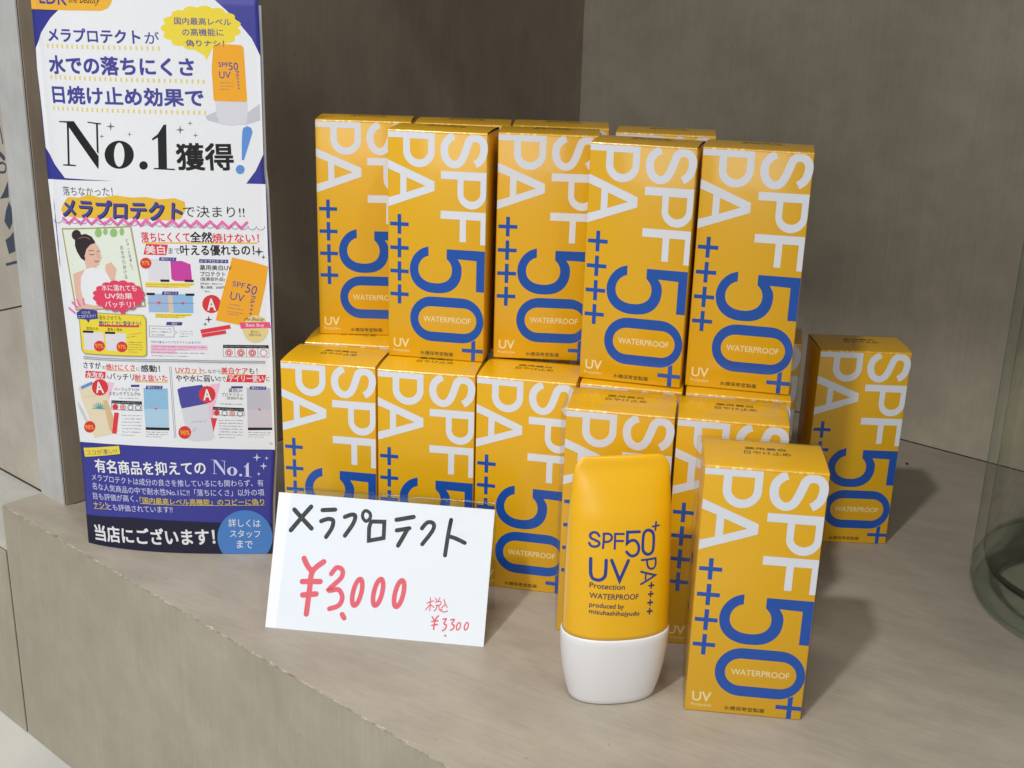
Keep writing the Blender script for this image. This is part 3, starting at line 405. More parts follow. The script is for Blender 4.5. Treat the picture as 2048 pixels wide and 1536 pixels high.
["article_pictures","P","red",[[101.0,115.64],[100.95,115.34],[100.83,115.07],[100.65,114.83],[100.42,114.64],[100.16,114.53],[99.88,114.49],[99.61,114.52],[99.35,114.63],[99.14,114.81],[98.98,115.05],[98.88,115.33],[98.86,115.62],[98.91,115.92],[99.02,116.2],[99.2,116.43],[99.43,116.62],[99.7,116.73],[99.97,116.78],[100.25,116.74],[100.5,116.63],[100.72,116.45],[100.88,116.21],[100.97,115.94]],[[[100.46,115.64],[100.44,115.49],[100.38,115.35],[100.29,115.23],[100.18,115.14],[100.04,115.08],[99.91,115.06],[99.77,115.08],[99.64,115.13],[99.53,115.22],[99.45,115.34],[99.41,115.48],[99.39,115.63],[99.42,115.78],[99.48,115.91],[99.57,116.03],[99.68,116.12],[99.81,116.18],[99.95,116.2],[100.09,116.19],[100.22,116.13],[100.32,116.04],[100.4,115.92],[100.45,115.78]]]],
["article_pictures","P","red",[[107.55,115.69],[107.46,115.18],[107.25,114.7],[106.94,114.29],[106.53,113.97],[106.06,113.77],[105.57,113.7],[105.08,113.76],[104.62,113.96],[104.24,114.27],[103.95,114.68],[103.78,115.15],[103.74,115.66],[103.82,116.17],[104.03,116.65],[104.35,117.06],[104.75,117.38],[105.22,117.58],[105.71,117.65],[106.2,117.59],[106.65,117.39],[107.04,117.08],[107.33,116.68],[107.5,116.2]],[[[107.25,115.69],[107.18,115.26],[107.0,114.86],[106.73,114.51],[106.39,114.25],[106.0,114.08],[105.58,114.02],[105.16,114.07],[104.78,114.24],[104.46,114.5],[104.22,114.84],[104.07,115.24],[104.03,115.66],[104.1,116.09],[104.28,116.49],[104.55,116.84],[104.89,117.1],[105.28,117.27],[105.7,117.33],[106.11,117.28],[106.5,117.12],[106.82,116.86],[107.06,116.52],[107.21,116.12]]]],
["article_lettering","T","orange",[[46.62,161.13],[50.6,161.17]],"97%",2.07,0.02,0.0],
["article_lettering","T","white",[[56.57,163.8],[63.25,163.88]],"焼けにくさ",1.33,0.0,0.0],
["article_lettering","T","white",[[56.91,146.1],[63.47,146.18]],"落ちにくさ",1.35,0.0,0.0],
["article_lettering","T","white",[[59.8,130.16],[62.62,130.11]],"成分",1.26,0.0,0.0],
["article_lettering","T","white",[[75.84,163.09],[89.54,163.21]],"メラプロテクト",1.45,0.01,0.0],
["article_lettering","T","black",[[75.69,159.21],[91.57,159.3]],"薬用美白UV",2.67,0.005,0.0],
["article_lettering","T","black",[[75.81,156.06],[88.17,156.08]],"プロテクト",2.43,0.005,0.0],
["article_lettering","T","black",[[75.67,153.38],[87.69,153.45]],"(医薬部外品)",2.2,0.0,0.0],
["article_lettering","T","darkgrey",[[75.57,151.6],[86.67,151.6]],"SPF50+ / PA++++",1.1,0.0,0.0],
["article_lettering","T","black",[[75.58,149.58],[87.39,149.59]],"購入価格：3300円",1.47,0,0.0],
["article_lettering","T","darkgrey",[[77.41,147.66],[80.17,147.64]],"30mL",1.04,0.0,0.0],
["article_lettering","T","white",[[78.5,138.17],[82.62,138.18]],"A",6.19,0.03,0.0],
["article_lettering","T","violet",[[91.32,151.12],[97.38,149.79]],"SPF",2.84,0.0,0.0],
["article_lettering","T","violet",[[97.49,148.13],[102.68,146.34]],"50",4.84,0.0,0.0],
["article_lettering","T","violet",[[89.72,144.34],[96.49,142.57]],"UV",4.12,0.0,0.0],
["article_lettering","T","violet",[[100.45,146.32],[98.57,136.07]],"PA+++",2.46,0.0,0.0],
["article_lettering","K","violet",[[89.01,141.67],[95.54,140.71],[88.96,140.43]],1,0.62,1],
["article_lettering","K","violet",[[88.46,139.81],[97.2,138.52],[88.4,138.57]],1,0.62,2],
["article_lettering","K","violet",[[88.25,137.82],[96.83,136.55],[88.19,136.58]],2,0.5,5],
["article_lettering","T","black",[[96.65,132.43],[106.97,132.41]],"the Beauty",2.38,0,0.5],
["article_lettering","T","white",[[97.41,129.31],[106.56,129.4]],"Best Buy",2.13,0,0.0],
["article_lettering","T","black",[[99.53,126.32],[103.91,126.36]],"落ちない",1.38,0.0,0.0],
["article_lettering","T","black",[[98.69,124.67],[104.79,124.73]],"日焼け止め",1.39,0.0,0.0],
["article_lettering","K","darkred",[[47.78,151.09],[72.04,151.34],[47.69,149.8]],2,0.55,11],
["article_lettering","K","darkgrey",[[51.96,135.12],[69.95,135.28],[51.89,134.06]],2,0.56,12],
["article_lettering","K","darkgrey",[[48.89,127.63],[59.95,127.81],[48.67,124.36]],3,0.69,13],
["article_lettering","K","darkgrey",[[63.49,126.76],[70.96,126.78],[63.33,123.99]],3,0.57,14],
["article_lettering","T","navy",[[48.17,119.8],[74.18,120.21]],"今年の夏はメラプロテクトにおまかせ！",1.4,0.0,0.0],
["article_lettering","K","darkred",[[48.36,118.17],[77.06,118.39],[48.26,116.64]],2,0.7,15],
["article_lettering","K","darkgrey",[[48.13,114.86],[76.89,115.09],[48.01,113.08]],2,0.7,16],
["article_lettering","K","paper2",[[85.72,119.11],[107.66,118.85],[85.68,118.48]],1,0.44,17],
["article_pictures","S","grey",[[9.93,109.58],[60.05,111.4],[106.44,111.13]],0.3,0,0,0],
["article_pictures","S","grey",[[9.83,108.62],[59.99,110.54],[106.41,110.27]],0.305,0,0,0],
["article_pictures","S","grey",[[57.2,107.49],[57.35,67.72]],0.235,0,0,0],
["article_pictures","S","grey",[[58.02,107.51],[58.12,67.75]],0.241,0,0,0],
["article_pictures","P","scarlet",[[10.46,101.84],[22.3,102.44],[21.63,98.58],[9.72,97.85]]],
["article_pictures","P","scarlet",[[86.94,103.38],[106.54,103.68],[105.28,99.33],[85.88,99.59]]],
["article_pictures","P","mustard",[[38.33,98.66],[55.7,99.15],[55.66,98.52],[38.28,98.02]]],
["article_pictures","P","mustard",[[22.81,103.59],[38.99,104.36],[38.95,103.88],[22.77,103.11]]],
["article_pictures","P","mustard",[[60.2,104.22],[74.61,104.25],[74.58,103.78],[60.17,103.75]]],
["article_pictures","P","mustard",[[83.76,104.21],[97.19,104.04],[97.17,103.57],[83.74,103.74]]],
["article_pictures","P","palepink",[[22.65,97.09],[26.69,96.67],[22.58,86.73],[19.23,86.38]]],
["article_pictures","P","palepink",[[77.74,98.15],[82.92,99.01],[77.46,78.21],[74.91,86.2]]],
["article_pictures","P","palegrey2",[[3.28,84.2],[6.5,79.88],[10.5,70.71],[6.75,73.41],[3.79,80.24]]],
["article_pictures","P","cream",[[5.0,91.74],[9.78,94.83],[19.36,97.16],[21.38,93.79],[22.79,84.34],[26.74,69.78],[22.57,67.32],[12.07,64.22],[11.07,67.52],[9.35,77.06],[6.17,85.49]]],
["article_pictures","P","skyblue",[[6.42,92.36],[13.36,96.09],[14.8,95.06],[6.71,90.8]]],
["article_pictures","S","tan",[[7.37,86.64],[14.34,88.38],[21.23,90.19]],0.256,0,0,1],
["article_pictures","P","tan",[[19.23,86.38],[21.75,86.64],[26.18,70.95],[23.44,67.82],[21.59,70.47]]],
["article_pictures","S","teal",[[16.25,81.37],[12.61,80.91]],0.428,0,0,1],
["article_pictures","S","teal",[[16.25,81.37],[13.01,82.26]],0.423,0,0,1],
["article_pictures","S","teal",[[16.25,81.37],[13.91,83.48]],0.422,0,0,1],
["article_pictures","S","teal",[[16.25,81.37],[15.16,84.37]],0.422,0,0,1],
["article_pictures","S","teal",[[16.25,81.37],[16.56,84.79]],0.422,0,0,1],
["article_pictures","S","teal",[[16.25,81.37],[17.91,84.69]],0.417,0,0,1],
["article_pictures","S","teal",[[16.25,81.37],[19.0,84.08]],0.417,0,0,1],
["article_pictures","S","teal",[[16.25,81.37],[19.67,83.06]],0.417,0,0,1],
["article_pictures","S","teal",[[16.25,81.37],[19.82,81.78]],0.422,0,0,1],
["article_pictures","P","scarlet",[[25.31,80.17],[27.91,80.17],[25.52,68.03],[22.98,68.18]]],
["article_pictures","P","scarlet",[[76.94,79.57],[80.34,79.38],[77.12,68.5],[75.49,68.8]]],
["article_pictures","P","black",[[24.24,86.89],[41.17,87.53],[41.05,85.93],[24.1,85.28]]],
["article_pictures","S","grey",[[24.1,85.28],[41.04,85.8],[40.95,82.44],[23.96,81.73]],0.245,0,1,1],
["article_pictures","P","red",[[27.74,83.53],[27.62,83.02],[27.35,82.55],[26.96,82.16],[26.48,81.89],[25.97,81.76],[25.47,81.79],[25.03,81.98],[24.69,82.3],[24.5,82.73],[24.46,83.23],[24.58,83.73],[24.85,84.21],[25.25,84.6],[25.73,84.87],[26.24,85.0],[26.74,84.97],[27.18,84.78],[27.51,84.45],[27.7,84.02]]],
["article_pictures","P","red",[[32.02,83.73],[31.9,83.23],[31.64,82.76],[31.25,82.37],[30.78,82.1],[30.28,81.98],[29.78,82.02],[29.35,82.21],[29.02,82.54],[28.83,82.97],[28.79,83.46],[28.91,83.97],[29.17,84.44],[29.56,84.83],[30.03,85.09],[30.54,85.21],[31.03,85.18],[31.46,84.98],[31.79,84.66],[31.98,84.22]],[[[31.7,83.71],[31.6,83.3],[31.39,82.93],[31.08,82.62],[30.71,82.4],[30.3,82.31],[29.91,82.34],[29.56,82.49],[29.3,82.75],[29.14,83.1],[29.11,83.49],[29.21,83.9],[29.42,84.27],[29.73,84.58],[30.11,84.8],[30.51,84.89],[30.91,84.86],[31.25,84.71],[31.51,84.44],[31.67,84.1]]]],
["article_pictures","P","red",[[31.21,83.67],[31.11,83.31],[30.86,83.01],[30.52,82.83],[30.17,82.8],[29.85,82.93],[29.65,83.19],[29.6,83.53],[29.71,83.89],[29.95,84.19],[30.29,84.37],[30.65,84.4],[30.96,84.27],[31.16,84.01]],[[[30.81,83.63],[30.76,83.46],[30.63,83.31],[30.47,83.21],[30.29,83.2],[30.13,83.26],[30.03,83.39],[30.0,83.57],[30.06,83.75],[30.18,83.89],[30.35,83.99],[30.53,84.0],[30.69,83.94],[30.79,83.81]]]],
["article_pictures","P","darkgrey",[[36.24,83.89],[36.12,83.38],[35.86,82.92],[35.48,82.54],[35.02,82.28],[34.52,82.16],[34.04,82.2],[33.61,82.4],[33.28,82.73],[33.09,83.16],[33.05,83.65],[33.17,84.16],[33.43,84.62],[33.81,85.01],[34.27,85.27],[34.77,85.38],[35.26,85.34],[35.68,85.14],[36.01,84.81],[36.2,84.38]],[[[35.92,83.87],[35.83,83.46],[35.62,83.09],[35.32,82.78],[34.95,82.57],[34.55,82.48],[34.16,82.52],[33.82,82.67],[33.56,82.94],[33.4,83.28],[33.37,83.68],[33.46,84.08],[33.67,84.45],[33.98,84.76],[34.35,84.97],[34.75,85.06],[35.14,85.03],[35.48,84.87],[35.74,84.61],[35.89,84.26]]]],
["article_pictures","P","darkgrey",[[40.4,84.0],[40.29,83.5],[40.04,83.04],[39.66,82.66],[39.21,82.4],[38.71,82.29],[38.23,82.34],[37.81,82.54],[37.49,82.87],[37.3,83.31],[37.26,83.8],[37.37,84.3],[37.63,84.77],[38.0,85.14],[38.46,85.4],[38.95,85.51],[39.43,85.47],[39.85,85.26],[40.17,84.93],[40.36,84.5]],[[[40.09,83.99],[40.0,83.58],[39.79,83.21],[39.5,82.91],[39.13,82.7],[38.74,82.62],[38.35,82.65],[38.01,82.81],[37.76,83.08],[37.6,83.43],[37.57,83.82],[37.66,84.22],[37.87,84.59],[38.17,84.9],[38.53,85.1],[38.93,85.19],[39.31,85.15],[39.65,84.99],[39.91,84.73],[40.06,84.38]]]],
["article_pictures","P","black",[[78.44,85.77],[94.43,85.21],[94.36,83.61],[78.36,84.17]]],
["article_pictures","S","grey",[[78.36,84.17],[94.36,83.5],[94.39,80.77],[78.36,81.28]],0.23,0,1,1],
["article_pictures","P","red",[[81.76,82.44],[81.66,81.95],[81.43,81.5],[81.09,81.14],[80.66,80.9],[80.2,80.82],[79.75,80.89],[79.34,81.12],[79.03,81.47],[78.85,81.91],[78.8,82.41],[78.9,82.91],[79.13,83.36],[79.47,83.72],[79.9,83.95],[80.36,84.03],[80.81,83.96],[81.21,83.73],[81.52,83.38],[81.71,82.94]]],
["article_pictures","P","darkgrey",[[85.77,82.32],[85.67,81.82],[85.44,81.37],[85.1,81.01],[84.67,80.78],[84.21,80.7],[83.76,80.77],[83.36,81.0],[83.04,81.35],[82.86,81.8],[82.81,82.29],[82.9,82.79],[83.14,83.24],[83.48,83.6],[83.9,83.83],[84.36,83.91],[84.82,83.84],[85.22,83.61],[85.53,83.26],[85.72,82.82]],[[[85.47,82.32],[85.39,81.92],[85.21,81.56],[84.93,81.27],[84.59,81.09],[84.23,81.02],[83.86,81.08],[83.54,81.26],[83.29,81.54],[83.14,81.9],[83.1,82.3],[83.18,82.69],[83.37,83.05],[83.64,83.34],[83.98,83.53],[84.35,83.59],[84.71,83.53],[85.03,83.35],[85.28,83.07],[85.43,82.71]]]],
["article_pictures","P","red",[[89.77,82.19],[89.67,81.69],[89.44,81.24],[89.1,80.88],[88.68,80.65],[88.22,80.57],[87.76,80.65],[87.36,80.87],[87.05,81.23],[86.86,81.67],[86.81,82.17],[86.91,82.66],[87.14,83.11],[87.48,83.47],[87.9,83.7],[88.36,83.78],[88.81,83.71],[89.22,83.48],[89.53,83.13],[89.72,82.68]],[[[89.47,82.19],[89.4,81.79],[89.21,81.43],[88.94,81.14],[88.6,80.96],[88.23,80.89],[87.87,80.95],[87.55,81.13],[87.3,81.42],[87.15,81.77],[87.11,82.17],[87.18,82.57],[87.37,82.93],[87.64,83.21],[87.98,83.4],[88.35,83.46],[88.71,83.4],[89.03,83.22],[89.28,82.94],[89.43,82.58]]]],
["article_pictures","P","red",[[89.03,82.18],[88.94,81.83],[88.72,81.55],[88.42,81.4],[88.09,81.39],[87.8,81.55],[87.61,81.83],[87.55,82.17],[87.64,82.52],[87.86,82.8],[88.16,82.96],[88.49,82.96],[88.78,82.81],[88.97,82.53]],[[[88.66,82.18],[88.61,82.01],[88.51,81.87],[88.35,81.79],[88.19,81.79],[88.04,81.86],[87.95,82.0],[87.92,82.18],[87.96,82.35],[88.07,82.49],[88.23,82.57],[88.39,82.57],[88.53,82.49],[88.63,82.36]]]],
["article_pictures","P","darkgrey",[[93.77,82.05],[93.67,81.55],[93.45,81.1],[93.1,80.75],[92.68,80.52],[92.22,80.43],[91.77,80.51],[91.37,80.74],[91.05,81.09],[90.86,81.54],[90.81,82.03],[90.91,82.53],[91.14,82.98],[91.48,83.34],[91.9,83.57],[92.36,83.65],[92.81,83.57],[93.21,83.35],[93.53,82.99],[93.72,82.55]],[[[93.47,82.05],[93.4,81.65],[93.21,81.29],[92.94,81.01],[92.6,80.82],[92.23,80.76],[91.87,80.82],[91.55,81.0],[91.3,81.28],[91.15,81.64],[91.11,82.04],[91.18,82.43],[91.37,82.79],[91.64,83.08],[91.98,83.26],[92.35,83.33],[92.71,83.27],[93.03,83.09],[93.28,82.8],[93.43,82.45]]]],
["article_pictures","P","paleblue2",[[42.56,95.04],[55.46,95.4],[55.18,83.94],[42.12,83.47]]],
["article_pictures","P","paleblue3",[[42.12,83.47],[55.18,83.94],[54.82,73.47],[42.16,73.17]]],
["article_pictures","P","black",[[42.16,73.17],[54.97,73.47],[54.96,72.02],[42.13,71.63]]],
["article_pictures","P","lilac",[[96.23,96.59],[108.5,96.45],[108.67,84.48],[96.09,84.39]]],
["article_pictures","P","lilac2",[[96.09,84.39],[108.67,84.48],[108.77,74.24],[95.97,74.32]]],
["article_pictures","P","black",[[95.97,74.23],[108.61,74.23],[108.72,72.85],[95.98,72.69]]],
["article_pictures","P","crimson",[[47.73,84.25],[49.58,84.34],[48.57,83.01]]],
["article_pictures","P","crimson",[[101.5,84.9],[103.27,84.91],[102.33,83.62]]],
["article_pictures","P","navy",[[44.13,96.47],[52.98,96.73],[52.4,94.81],[43.68,94.55]]],
["article_pictures","P","navy",[[98.09,97.39],[106.45,97.2],[105.94,95.37],[97.72,95.57]]],
["article_pictures","P","navy",[[35.97,96.45],[40.6,96.74],[40.35,95.46],[35.72,95.16]]],
["article_pictures","P","navy",[[88.42,97.32],[94.43,97.37],[94.23,96.1],[88.21,96.05]]],
["article_pictures","P","bottleblue",[[60.53,95.02],[62.85,96.27],[73.31,97.92],[74.34,96.52],[76.1,87.81],[73.45,86.57],[62.15,84.49],[61.43,87.5]]],
["article_pictures","P","capwhite",[[62.0,84.48],[75.72,87.57],[76.95,79.82],[78.46,68.51],[76.15,67.02],[67.1,66.21],[64.54,67.45],[63.17,76.32]]],
["article_pictures","P","red",[[22.79,93.93],[22.87,93.13],[22.38,92.37],[22.17,91.53],[21.47,90.93],[20.99,90.16],[20.16,89.8],[19.46,89.19],[18.6,89.1],[17.76,88.72],[16.98,88.92],[16.11,88.81],[15.49,89.28],[14.69,89.46],[14.33,90.14],[13.69,90.59],[13.63,91.4],[13.25,92.07],[13.49,92.91],[13.4,93.72],[13.92,94.49],[14.14,95.34],[14.87,95.95],[15.37,96.72],[16.21,97.1],[16.92,97.71],[17.78,97.8],[18.62,98.18],[19.39,97.97],[20.25,98.06],[20.85,97.59],[21.62,97.39],[21.97,96.71],[22.58,96.25],[22.65,95.44],[23.02,94.77]]],
["article_pictures","P","red",[[80.04,92.64],[80.14,91.8],[79.71,91.06],[79.54,90.21],[78.91,89.66],[78.49,88.91],[77.73,88.61],[77.11,88.05],[76.33,88.05],[75.58,87.73],[74.86,88.02],[74.08,88.0],[73.51,88.55],[72.79,88.82],[72.45,89.56],[71.87,90.1],[71.79,90.94],[71.43,91.67],[71.62,92.51],[71.52,93.35],[71.96,94.09],[72.13,94.93],[72.76,95.49],[73.19,96.23],[73.94,96.53],[74.56,97.09],[75.34,97.1],[76.08,97.41],[76.8,97.12],[77.58,97.14],[78.14,96.59],[78.86,96.32],[79.2,95.58],[79.78,95.05],[79.86,94.21],[80.22,93.48]]],
["article_pictures","P","red",[[13.28,70.61],[13.28,70.02],[12.97,69.45],[12.75,68.85],[12.28,68.37],[11.87,67.83],[11.29,67.5],[10.74,67.08],[10.11,66.94],[9.49,66.7],[8.89,66.75],[8.27,66.71],[7.77,66.97],[7.22,67.13],[6.9,67.56],[6.49,67.91],[6.37,68.46],[6.16,68.96],[6.27,69.57],[6.28,70.15],[6.6,70.74],[6.83,71.34],[7.33,71.84],[7.75,72.38],[8.35,72.73],[8.9,73.14],[9.53,73.29],[10.15,73.53],[10.74,73.47],[11.36,73.5],[11.84,73.23],[12.37,73.06],[12.68,72.62],[13.07,72.26],[13.18,71.71],[13.39,71.21]]],
["article_pictures","P","red",[[66.33,71.15],[66.34,70.51],[66.06,69.92],[65.87,69.3],[65.42,68.83],[65.05,68.3],[64.49,68.01],[63.98,67.63],[63.38,67.56],[62.8,67.38],[62.23,67.52],[61.63,67.57],[61.16,67.92],[60.64,68.18],[60.32,68.69],[59.93,69.14],[59.81,69.75],[59.59,70.33],[59.68,70.97],[59.67,71.6],[59.95,72.19],[60.15,72.82],[60.6,73.29],[60.98,73.82],[61.53,74.11],[62.04,74.48],[62.64,74.56],[63.23,74.74],[63.79,74.59],[64.38,74.55],[64.85,74.2],[65.37,73.94],[65.69,73.42],[66.08,72.98],[66.2,72.36],[66.41,71.79]]],
["article_lettering","T","black",[[9.54,103.06],[19.78,103.77]],"さすが",3.56,0.02,0.0],
["article_lettering","T","black",[[20.52,103.76],[22.42,103.87]],"の",1.77,0.0,0.0],
["article_lettering","T","scarlet",[[22.79,103.43],[38.74,104.19]],"焼けにくさ",3.5,0.025,0.0],
["article_lettering","T","black",[[39.52,104.24],[41.46,104.27]],"に",2.06,0.0,0.0],
["article_lettering","T","black",[[42.05,103.91],[52.12,104.24]],"感動！",3.78,0.03,0.0],
["article_lettering","T","white",[[10.96,98.01],[20.83,98.82]],"水攻め",3.4,0.03,0.0],
["article_lettering","T","black",[[22.63,98.68],[24.27,98.83]],"も",1.93,0.0,0.0],
["article_lettering","T","black",[[24.56,98.38],[37.97,99.03]],"バッチリ",3.51,0.02,0.0],
["article_lettering","T","scarlet",[[38.34,98.74],[55.7,99.28]],"耐え抜いた",3.64,0.025,0.0],
["article_lettering","T","scarlet",[[60.19,104.06],[74.53,104.16]],"UVカット",3.3,0.02,0.0],
["article_lettering","T","black",[[74.75,104.24],[83.54,104.21]],"しながら",2.36,0.0,0.0],
["article_lettering","T","scarlet",[[83.75,104.05],[97.19,104.01]],"美白ケア",3.62,0.025,0.0],
["article_lettering","T","black",[[97.78,104.17],[102.17,104.2]],"も！",3.14,0.01,0.0],
["article_lettering","T","black",[[60.2,99.35],[81.19,99.54]],"やや水に弱い",3.79,0.02,0.0],
["article_lettering","T","black",[[81.49,99.78],[85.89,99.75]],"ので",2.69,0.0,0.0],
["article_lettering","T","white",[[87.36,99.84],[105.08,99.89]],"デイリー使い",3.63,0.03,0.0],
["article_lettering","T","black",[[106.55,100.13],[108.33,100.16]],"に",2.52,0.0,0.0],
["article_lettering","T","white",[[15.87,90.16],[20.27,90.57]],"A",6.01,0.03,0.0],
["article_lettering","T","white",[[73.89,89.37],[77.73,89.35]],"A",6.06,0.03,0.0],
["article_lettering","T","orange",[[7.15,68.4],[12.53,69.12]],"98%",2.35,0.02,0.0],
["article_lettering","T","orange",[[60.66,69.62],[65.64,69.67]],"98%",2.61,0.02,0.0],
["article_lettering","T","black",[[26.33,92.35],[40.33,93.09]],"パーフェクトUV",1.92,0.0,0.0],
["article_lettering","T","black",[[23.23,89.51],[40.45,90.55]],"スキンケアミルクN",2.09,0.0,0.0],
["article_lettering","K","darkgrey",[[28.59,88.49],[39.96,89.1],[28.53,87.68]],1,0.65,21],
["article_lettering","T","black",[[86.93,93.82],[94.13,93.72]],"薬用UV",2.22,0.01,0.0],
["article_lettering","T","black",[[83.15,91.56],[94.32,91.41]],"プロテクター",2.07,0.0,0.0],
["article_lettering","T","black",[[85.79,89.68],[94.24,89.58]],"(医薬部外品)",1.75,0.0,0.0],
["article_lettering","K","darkgrey",[[81.99,87.41],[94.14,87.24],[81.95,86.61]],1,0.72,22],
["article_lettering","T","white",[[44.79,94.92],[51.97,95.1]],"落ちにくさ",1.43,0.0,0.0],
["article_lettering","T","white",[[98.76,95.81],[105.51,95.69]],"落ちにくさ",1.43,0.0,0.0],
["article_lettering","K","darkgrey",[[29.42,78.85],[41.05,79.48],[28.51,67.58]],7,0.73,23],
["article_lettering","K","darkgrey",[[81.03,78.26],[94.13,78.06],[80.55,68.54]],7,0.73,24],
["article_lettering","K","darkgrey",[[42.28,70.42],[54.65,70.77],[42.09,67.81]],3,0.65,25],
["article_lettering","K","darkgrey",[[96.08,71.48],[108.35,71.26],[95.97,68.87]],3,0.65,26],
["article_lettering","K","paper2",[[24.65,85.97],[40.55,86.58],[24.58,85.16]],1,0.48,27],
["article_lettering","K","paper2",[[78.84,84.81],[94.02,84.28],[78.79,84.01]],1,0.48,28],
["article_lettering","K","teal",[[66.58,76.81],[75.22,77.9],[66.53,76.0]],1,0.81,29],
["article_lettering","K","grey",[[67.11,73.03],[70.13,73.42],[67.06,72.06]],2,0.49,30],
["footer_panel","P","yellow",[[4.64,57.24],[26.37,61.32],[26.65,56.66],[5.04,52.07]]],
["footer_panel","P","night",[[-1.09,16.67],[2.36,17.12],[30.31,19.68],[62.14,19.23],[85.13,18.52],[110.39,17.96],[109.45,-9.22],[-4.12,-17.35]]],
["footer_panel","P","midblue",[[106.5,10.05],[106.36,8.33],[106.06,6.63],[105.6,4.97],[104.99,3.36],[104.23,1.82],[103.34,0.37],[102.32,-0.97],[101.17,-2.19],[99.93,-3.28],[98.6,-4.22],[97.18,-5.0],[95.71,-5.62],[94.2,-6.06],[92.65,-6.33],[91.1,-6.41],[89.56,-6.32],[88.04,-6.04],[86.56,-5.59],[85.14,-4.97],[83.79,-4.18],[82.53,-3.23],[81.38,-2.14],[80.34,-0.92],[79.43,0.42],[78.65,1.86],[78.02,3.4],[77.55,5.0],[77.23,6.66],[77.07,8.36],[77.07,10.07],[77.24,11.78],[77.56,13.47],[78.04,15.12],[78.67,16.72],[79.45,18.24],[80.35,19.67],[81.38,21.0],[82.52,22.2],[83.76,23.27],[85.09,24.2],[86.48,24.97],[87.94,25.58],[89.43,26.02],[90.95,26.28],[92.48,26.37],[94.0,26.28],[95.49,26.01],[96.95,25.57],[98.35,24.96],[99.68,24.19],[100.93,23.27],[102.08,22.19],[103.12,20.99],[104.04,19.67],[104.82,18.23],[105.46,16.71],[105.96,15.11],[106.3,13.46],[106.48,11.77]]],
["footer_lettering","T","navy",[[6.36,53.31],[25.17,56.76]],"ココが凄い!!",2.98,0.0,0.0],
["footer_lettering","T","white",[[11.25,44.34],[72.87,47.24]],"有名商品を抑えての",7.68,0.03,0.0],
["footer_lettering","P","lavender",[[75.95,55.8],[78.66,55.65],[82.92,49.06],[82.82,46.82],[82.64,46.83],[77.7,54.59],[77.52,47.87],[78.69,47.63],[78.68,47.43],[76.29,47.69],[76.3,47.89],[77.16,47.89],[77.34,55.42],[75.94,55.6]]],
["footer_lettering","P","lavender",[[81.16,55.43],[83.66,55.02],[83.65,54.82],[83.04,54.85],[82.94,49.43],[82.61,49.9],[82.7,54.92],[81.15,55.24]]],
["footer_lettering","P","lavender",[[89.39,48.96],[89.34,48.56],[89.22,48.18],[89.04,47.82],[88.81,47.49],[88.52,47.2],[88.19,46.96],[87.82,46.77],[87.42,46.64],[87.01,46.57],[86.59,46.56],[86.17,46.62],[85.76,46.74],[85.38,46.92],[85.03,47.15],[84.72,47.43],[84.46,47.76],[84.25,48.11],[84.11,48.49],[84.03,48.89],[84.02,49.3],[84.07,49.69],[84.18,50.08],[84.36,50.44],[84.6,50.77],[84.89,51.06],[85.22,51.3],[85.59,51.49],[85.98,51.62],[86.4,51.69],[86.82,51.69],[87.24,51.64],[87.64,51.52],[88.02,51.34],[88.37,51.11],[88.68,50.83],[88.94,50.5],[89.15,50.15],[89.29,49.77],[89.37,49.37]],[[[87.66,49.07],[87.63,48.73],[87.58,48.4],[87.51,48.08],[87.42,47.8],[87.31,47.54],[87.18,47.32],[87.05,47.15],[86.9,47.03],[86.75,46.96],[86.6,46.94],[86.45,46.97],[86.31,47.06],[86.18,47.2],[86.06,47.39],[85.96,47.62],[85.87,47.89],[85.81,48.19],[85.76,48.51],[85.74,48.85],[85.75,49.19],[85.78,49.53],[85.83,49.86],[85.9,50.18],[85.99,50.47],[86.1,50.72],[86.22,50.94],[86.36,51.11],[86.5,51.23],[86.65,51.3],[86.8,51.32],[86.95,51.28],[87.09,51.2],[87.22,51.06],[87.34,50.87],[87.45,50.64],[87.53,50.37],[87.6,50.07],[87.64,49.75],[87.66,49.42]]]],
["footer_lettering","P","lavender",[[91.86,46.88],[91.85,46.76],[91.82,46.64],[91.76,46.53],[91.7,46.44],[91.61,46.35],[91.52,46.28],[91.41,46.22],[91.29,46.18],[91.17,46.16],[91.05,46.16],[90.93,46.17],[90.81,46.21],[90.7,46.26],[90.6,46.33],[90.51,46.42],[90.44,46.52],[90.38,46.62],[90.34,46.74],[90.31,46.86],[90.31,46.98],[90.32,47.1],[90.36,47.22],[90.41,47.33],[90.48,47.43],[90.56,47.51],[90.66,47.59],[90.76,47.64],[90.88,47.68],[91.0,47.7],[91.12,47.7],[91.24,47.69],[91.36,47.65],[91.47,47.6],[91.57,47.53],[91.66,47.44],[91.74,47.35],[91.79,47.24],[91.84,47.12],[91.86,47.0]]],
["footer_lettering","P","lavender",[[92.8,51.69],[93.94,52.49],[95.09,54.16],[95.56,54.13],[95.39,46.15],[96.84,45.98],[96.83,45.73],[92.94,46.14],[92.95,46.38],[93.8,46.3],[93.91,51.87],[92.94,51.38]]],
["footer_lettering","P","lavender",[[100.07,59.63],[100.4,57.61],[102.22,57.17],[100.36,56.72],[99.88,54.69],[99.55,56.72],[97.73,57.16],[99.59,57.61]]],
["footer_lettering","P","lavender",[[105.1,58.08],[105.28,56.99],[106.25,56.76],[105.26,56.52],[105.0,55.43],[104.83,56.52],[103.85,56.75],[104.85,56.99]]],
["footer_lettering","P","lavender",[[103.4,54.52],[103.7,52.62],[105.41,52.21],[103.67,51.79],[103.22,49.88],[102.92,51.79],[101.21,52.2],[102.95,52.62]]],
["footer_lettering","P","lavender",[[100.63,48.97],[100.81,47.88],[101.79,47.64],[100.79,47.4],[100.53,46.3],[100.36,47.4],[99.38,47.64],[100.38,47.88]]],
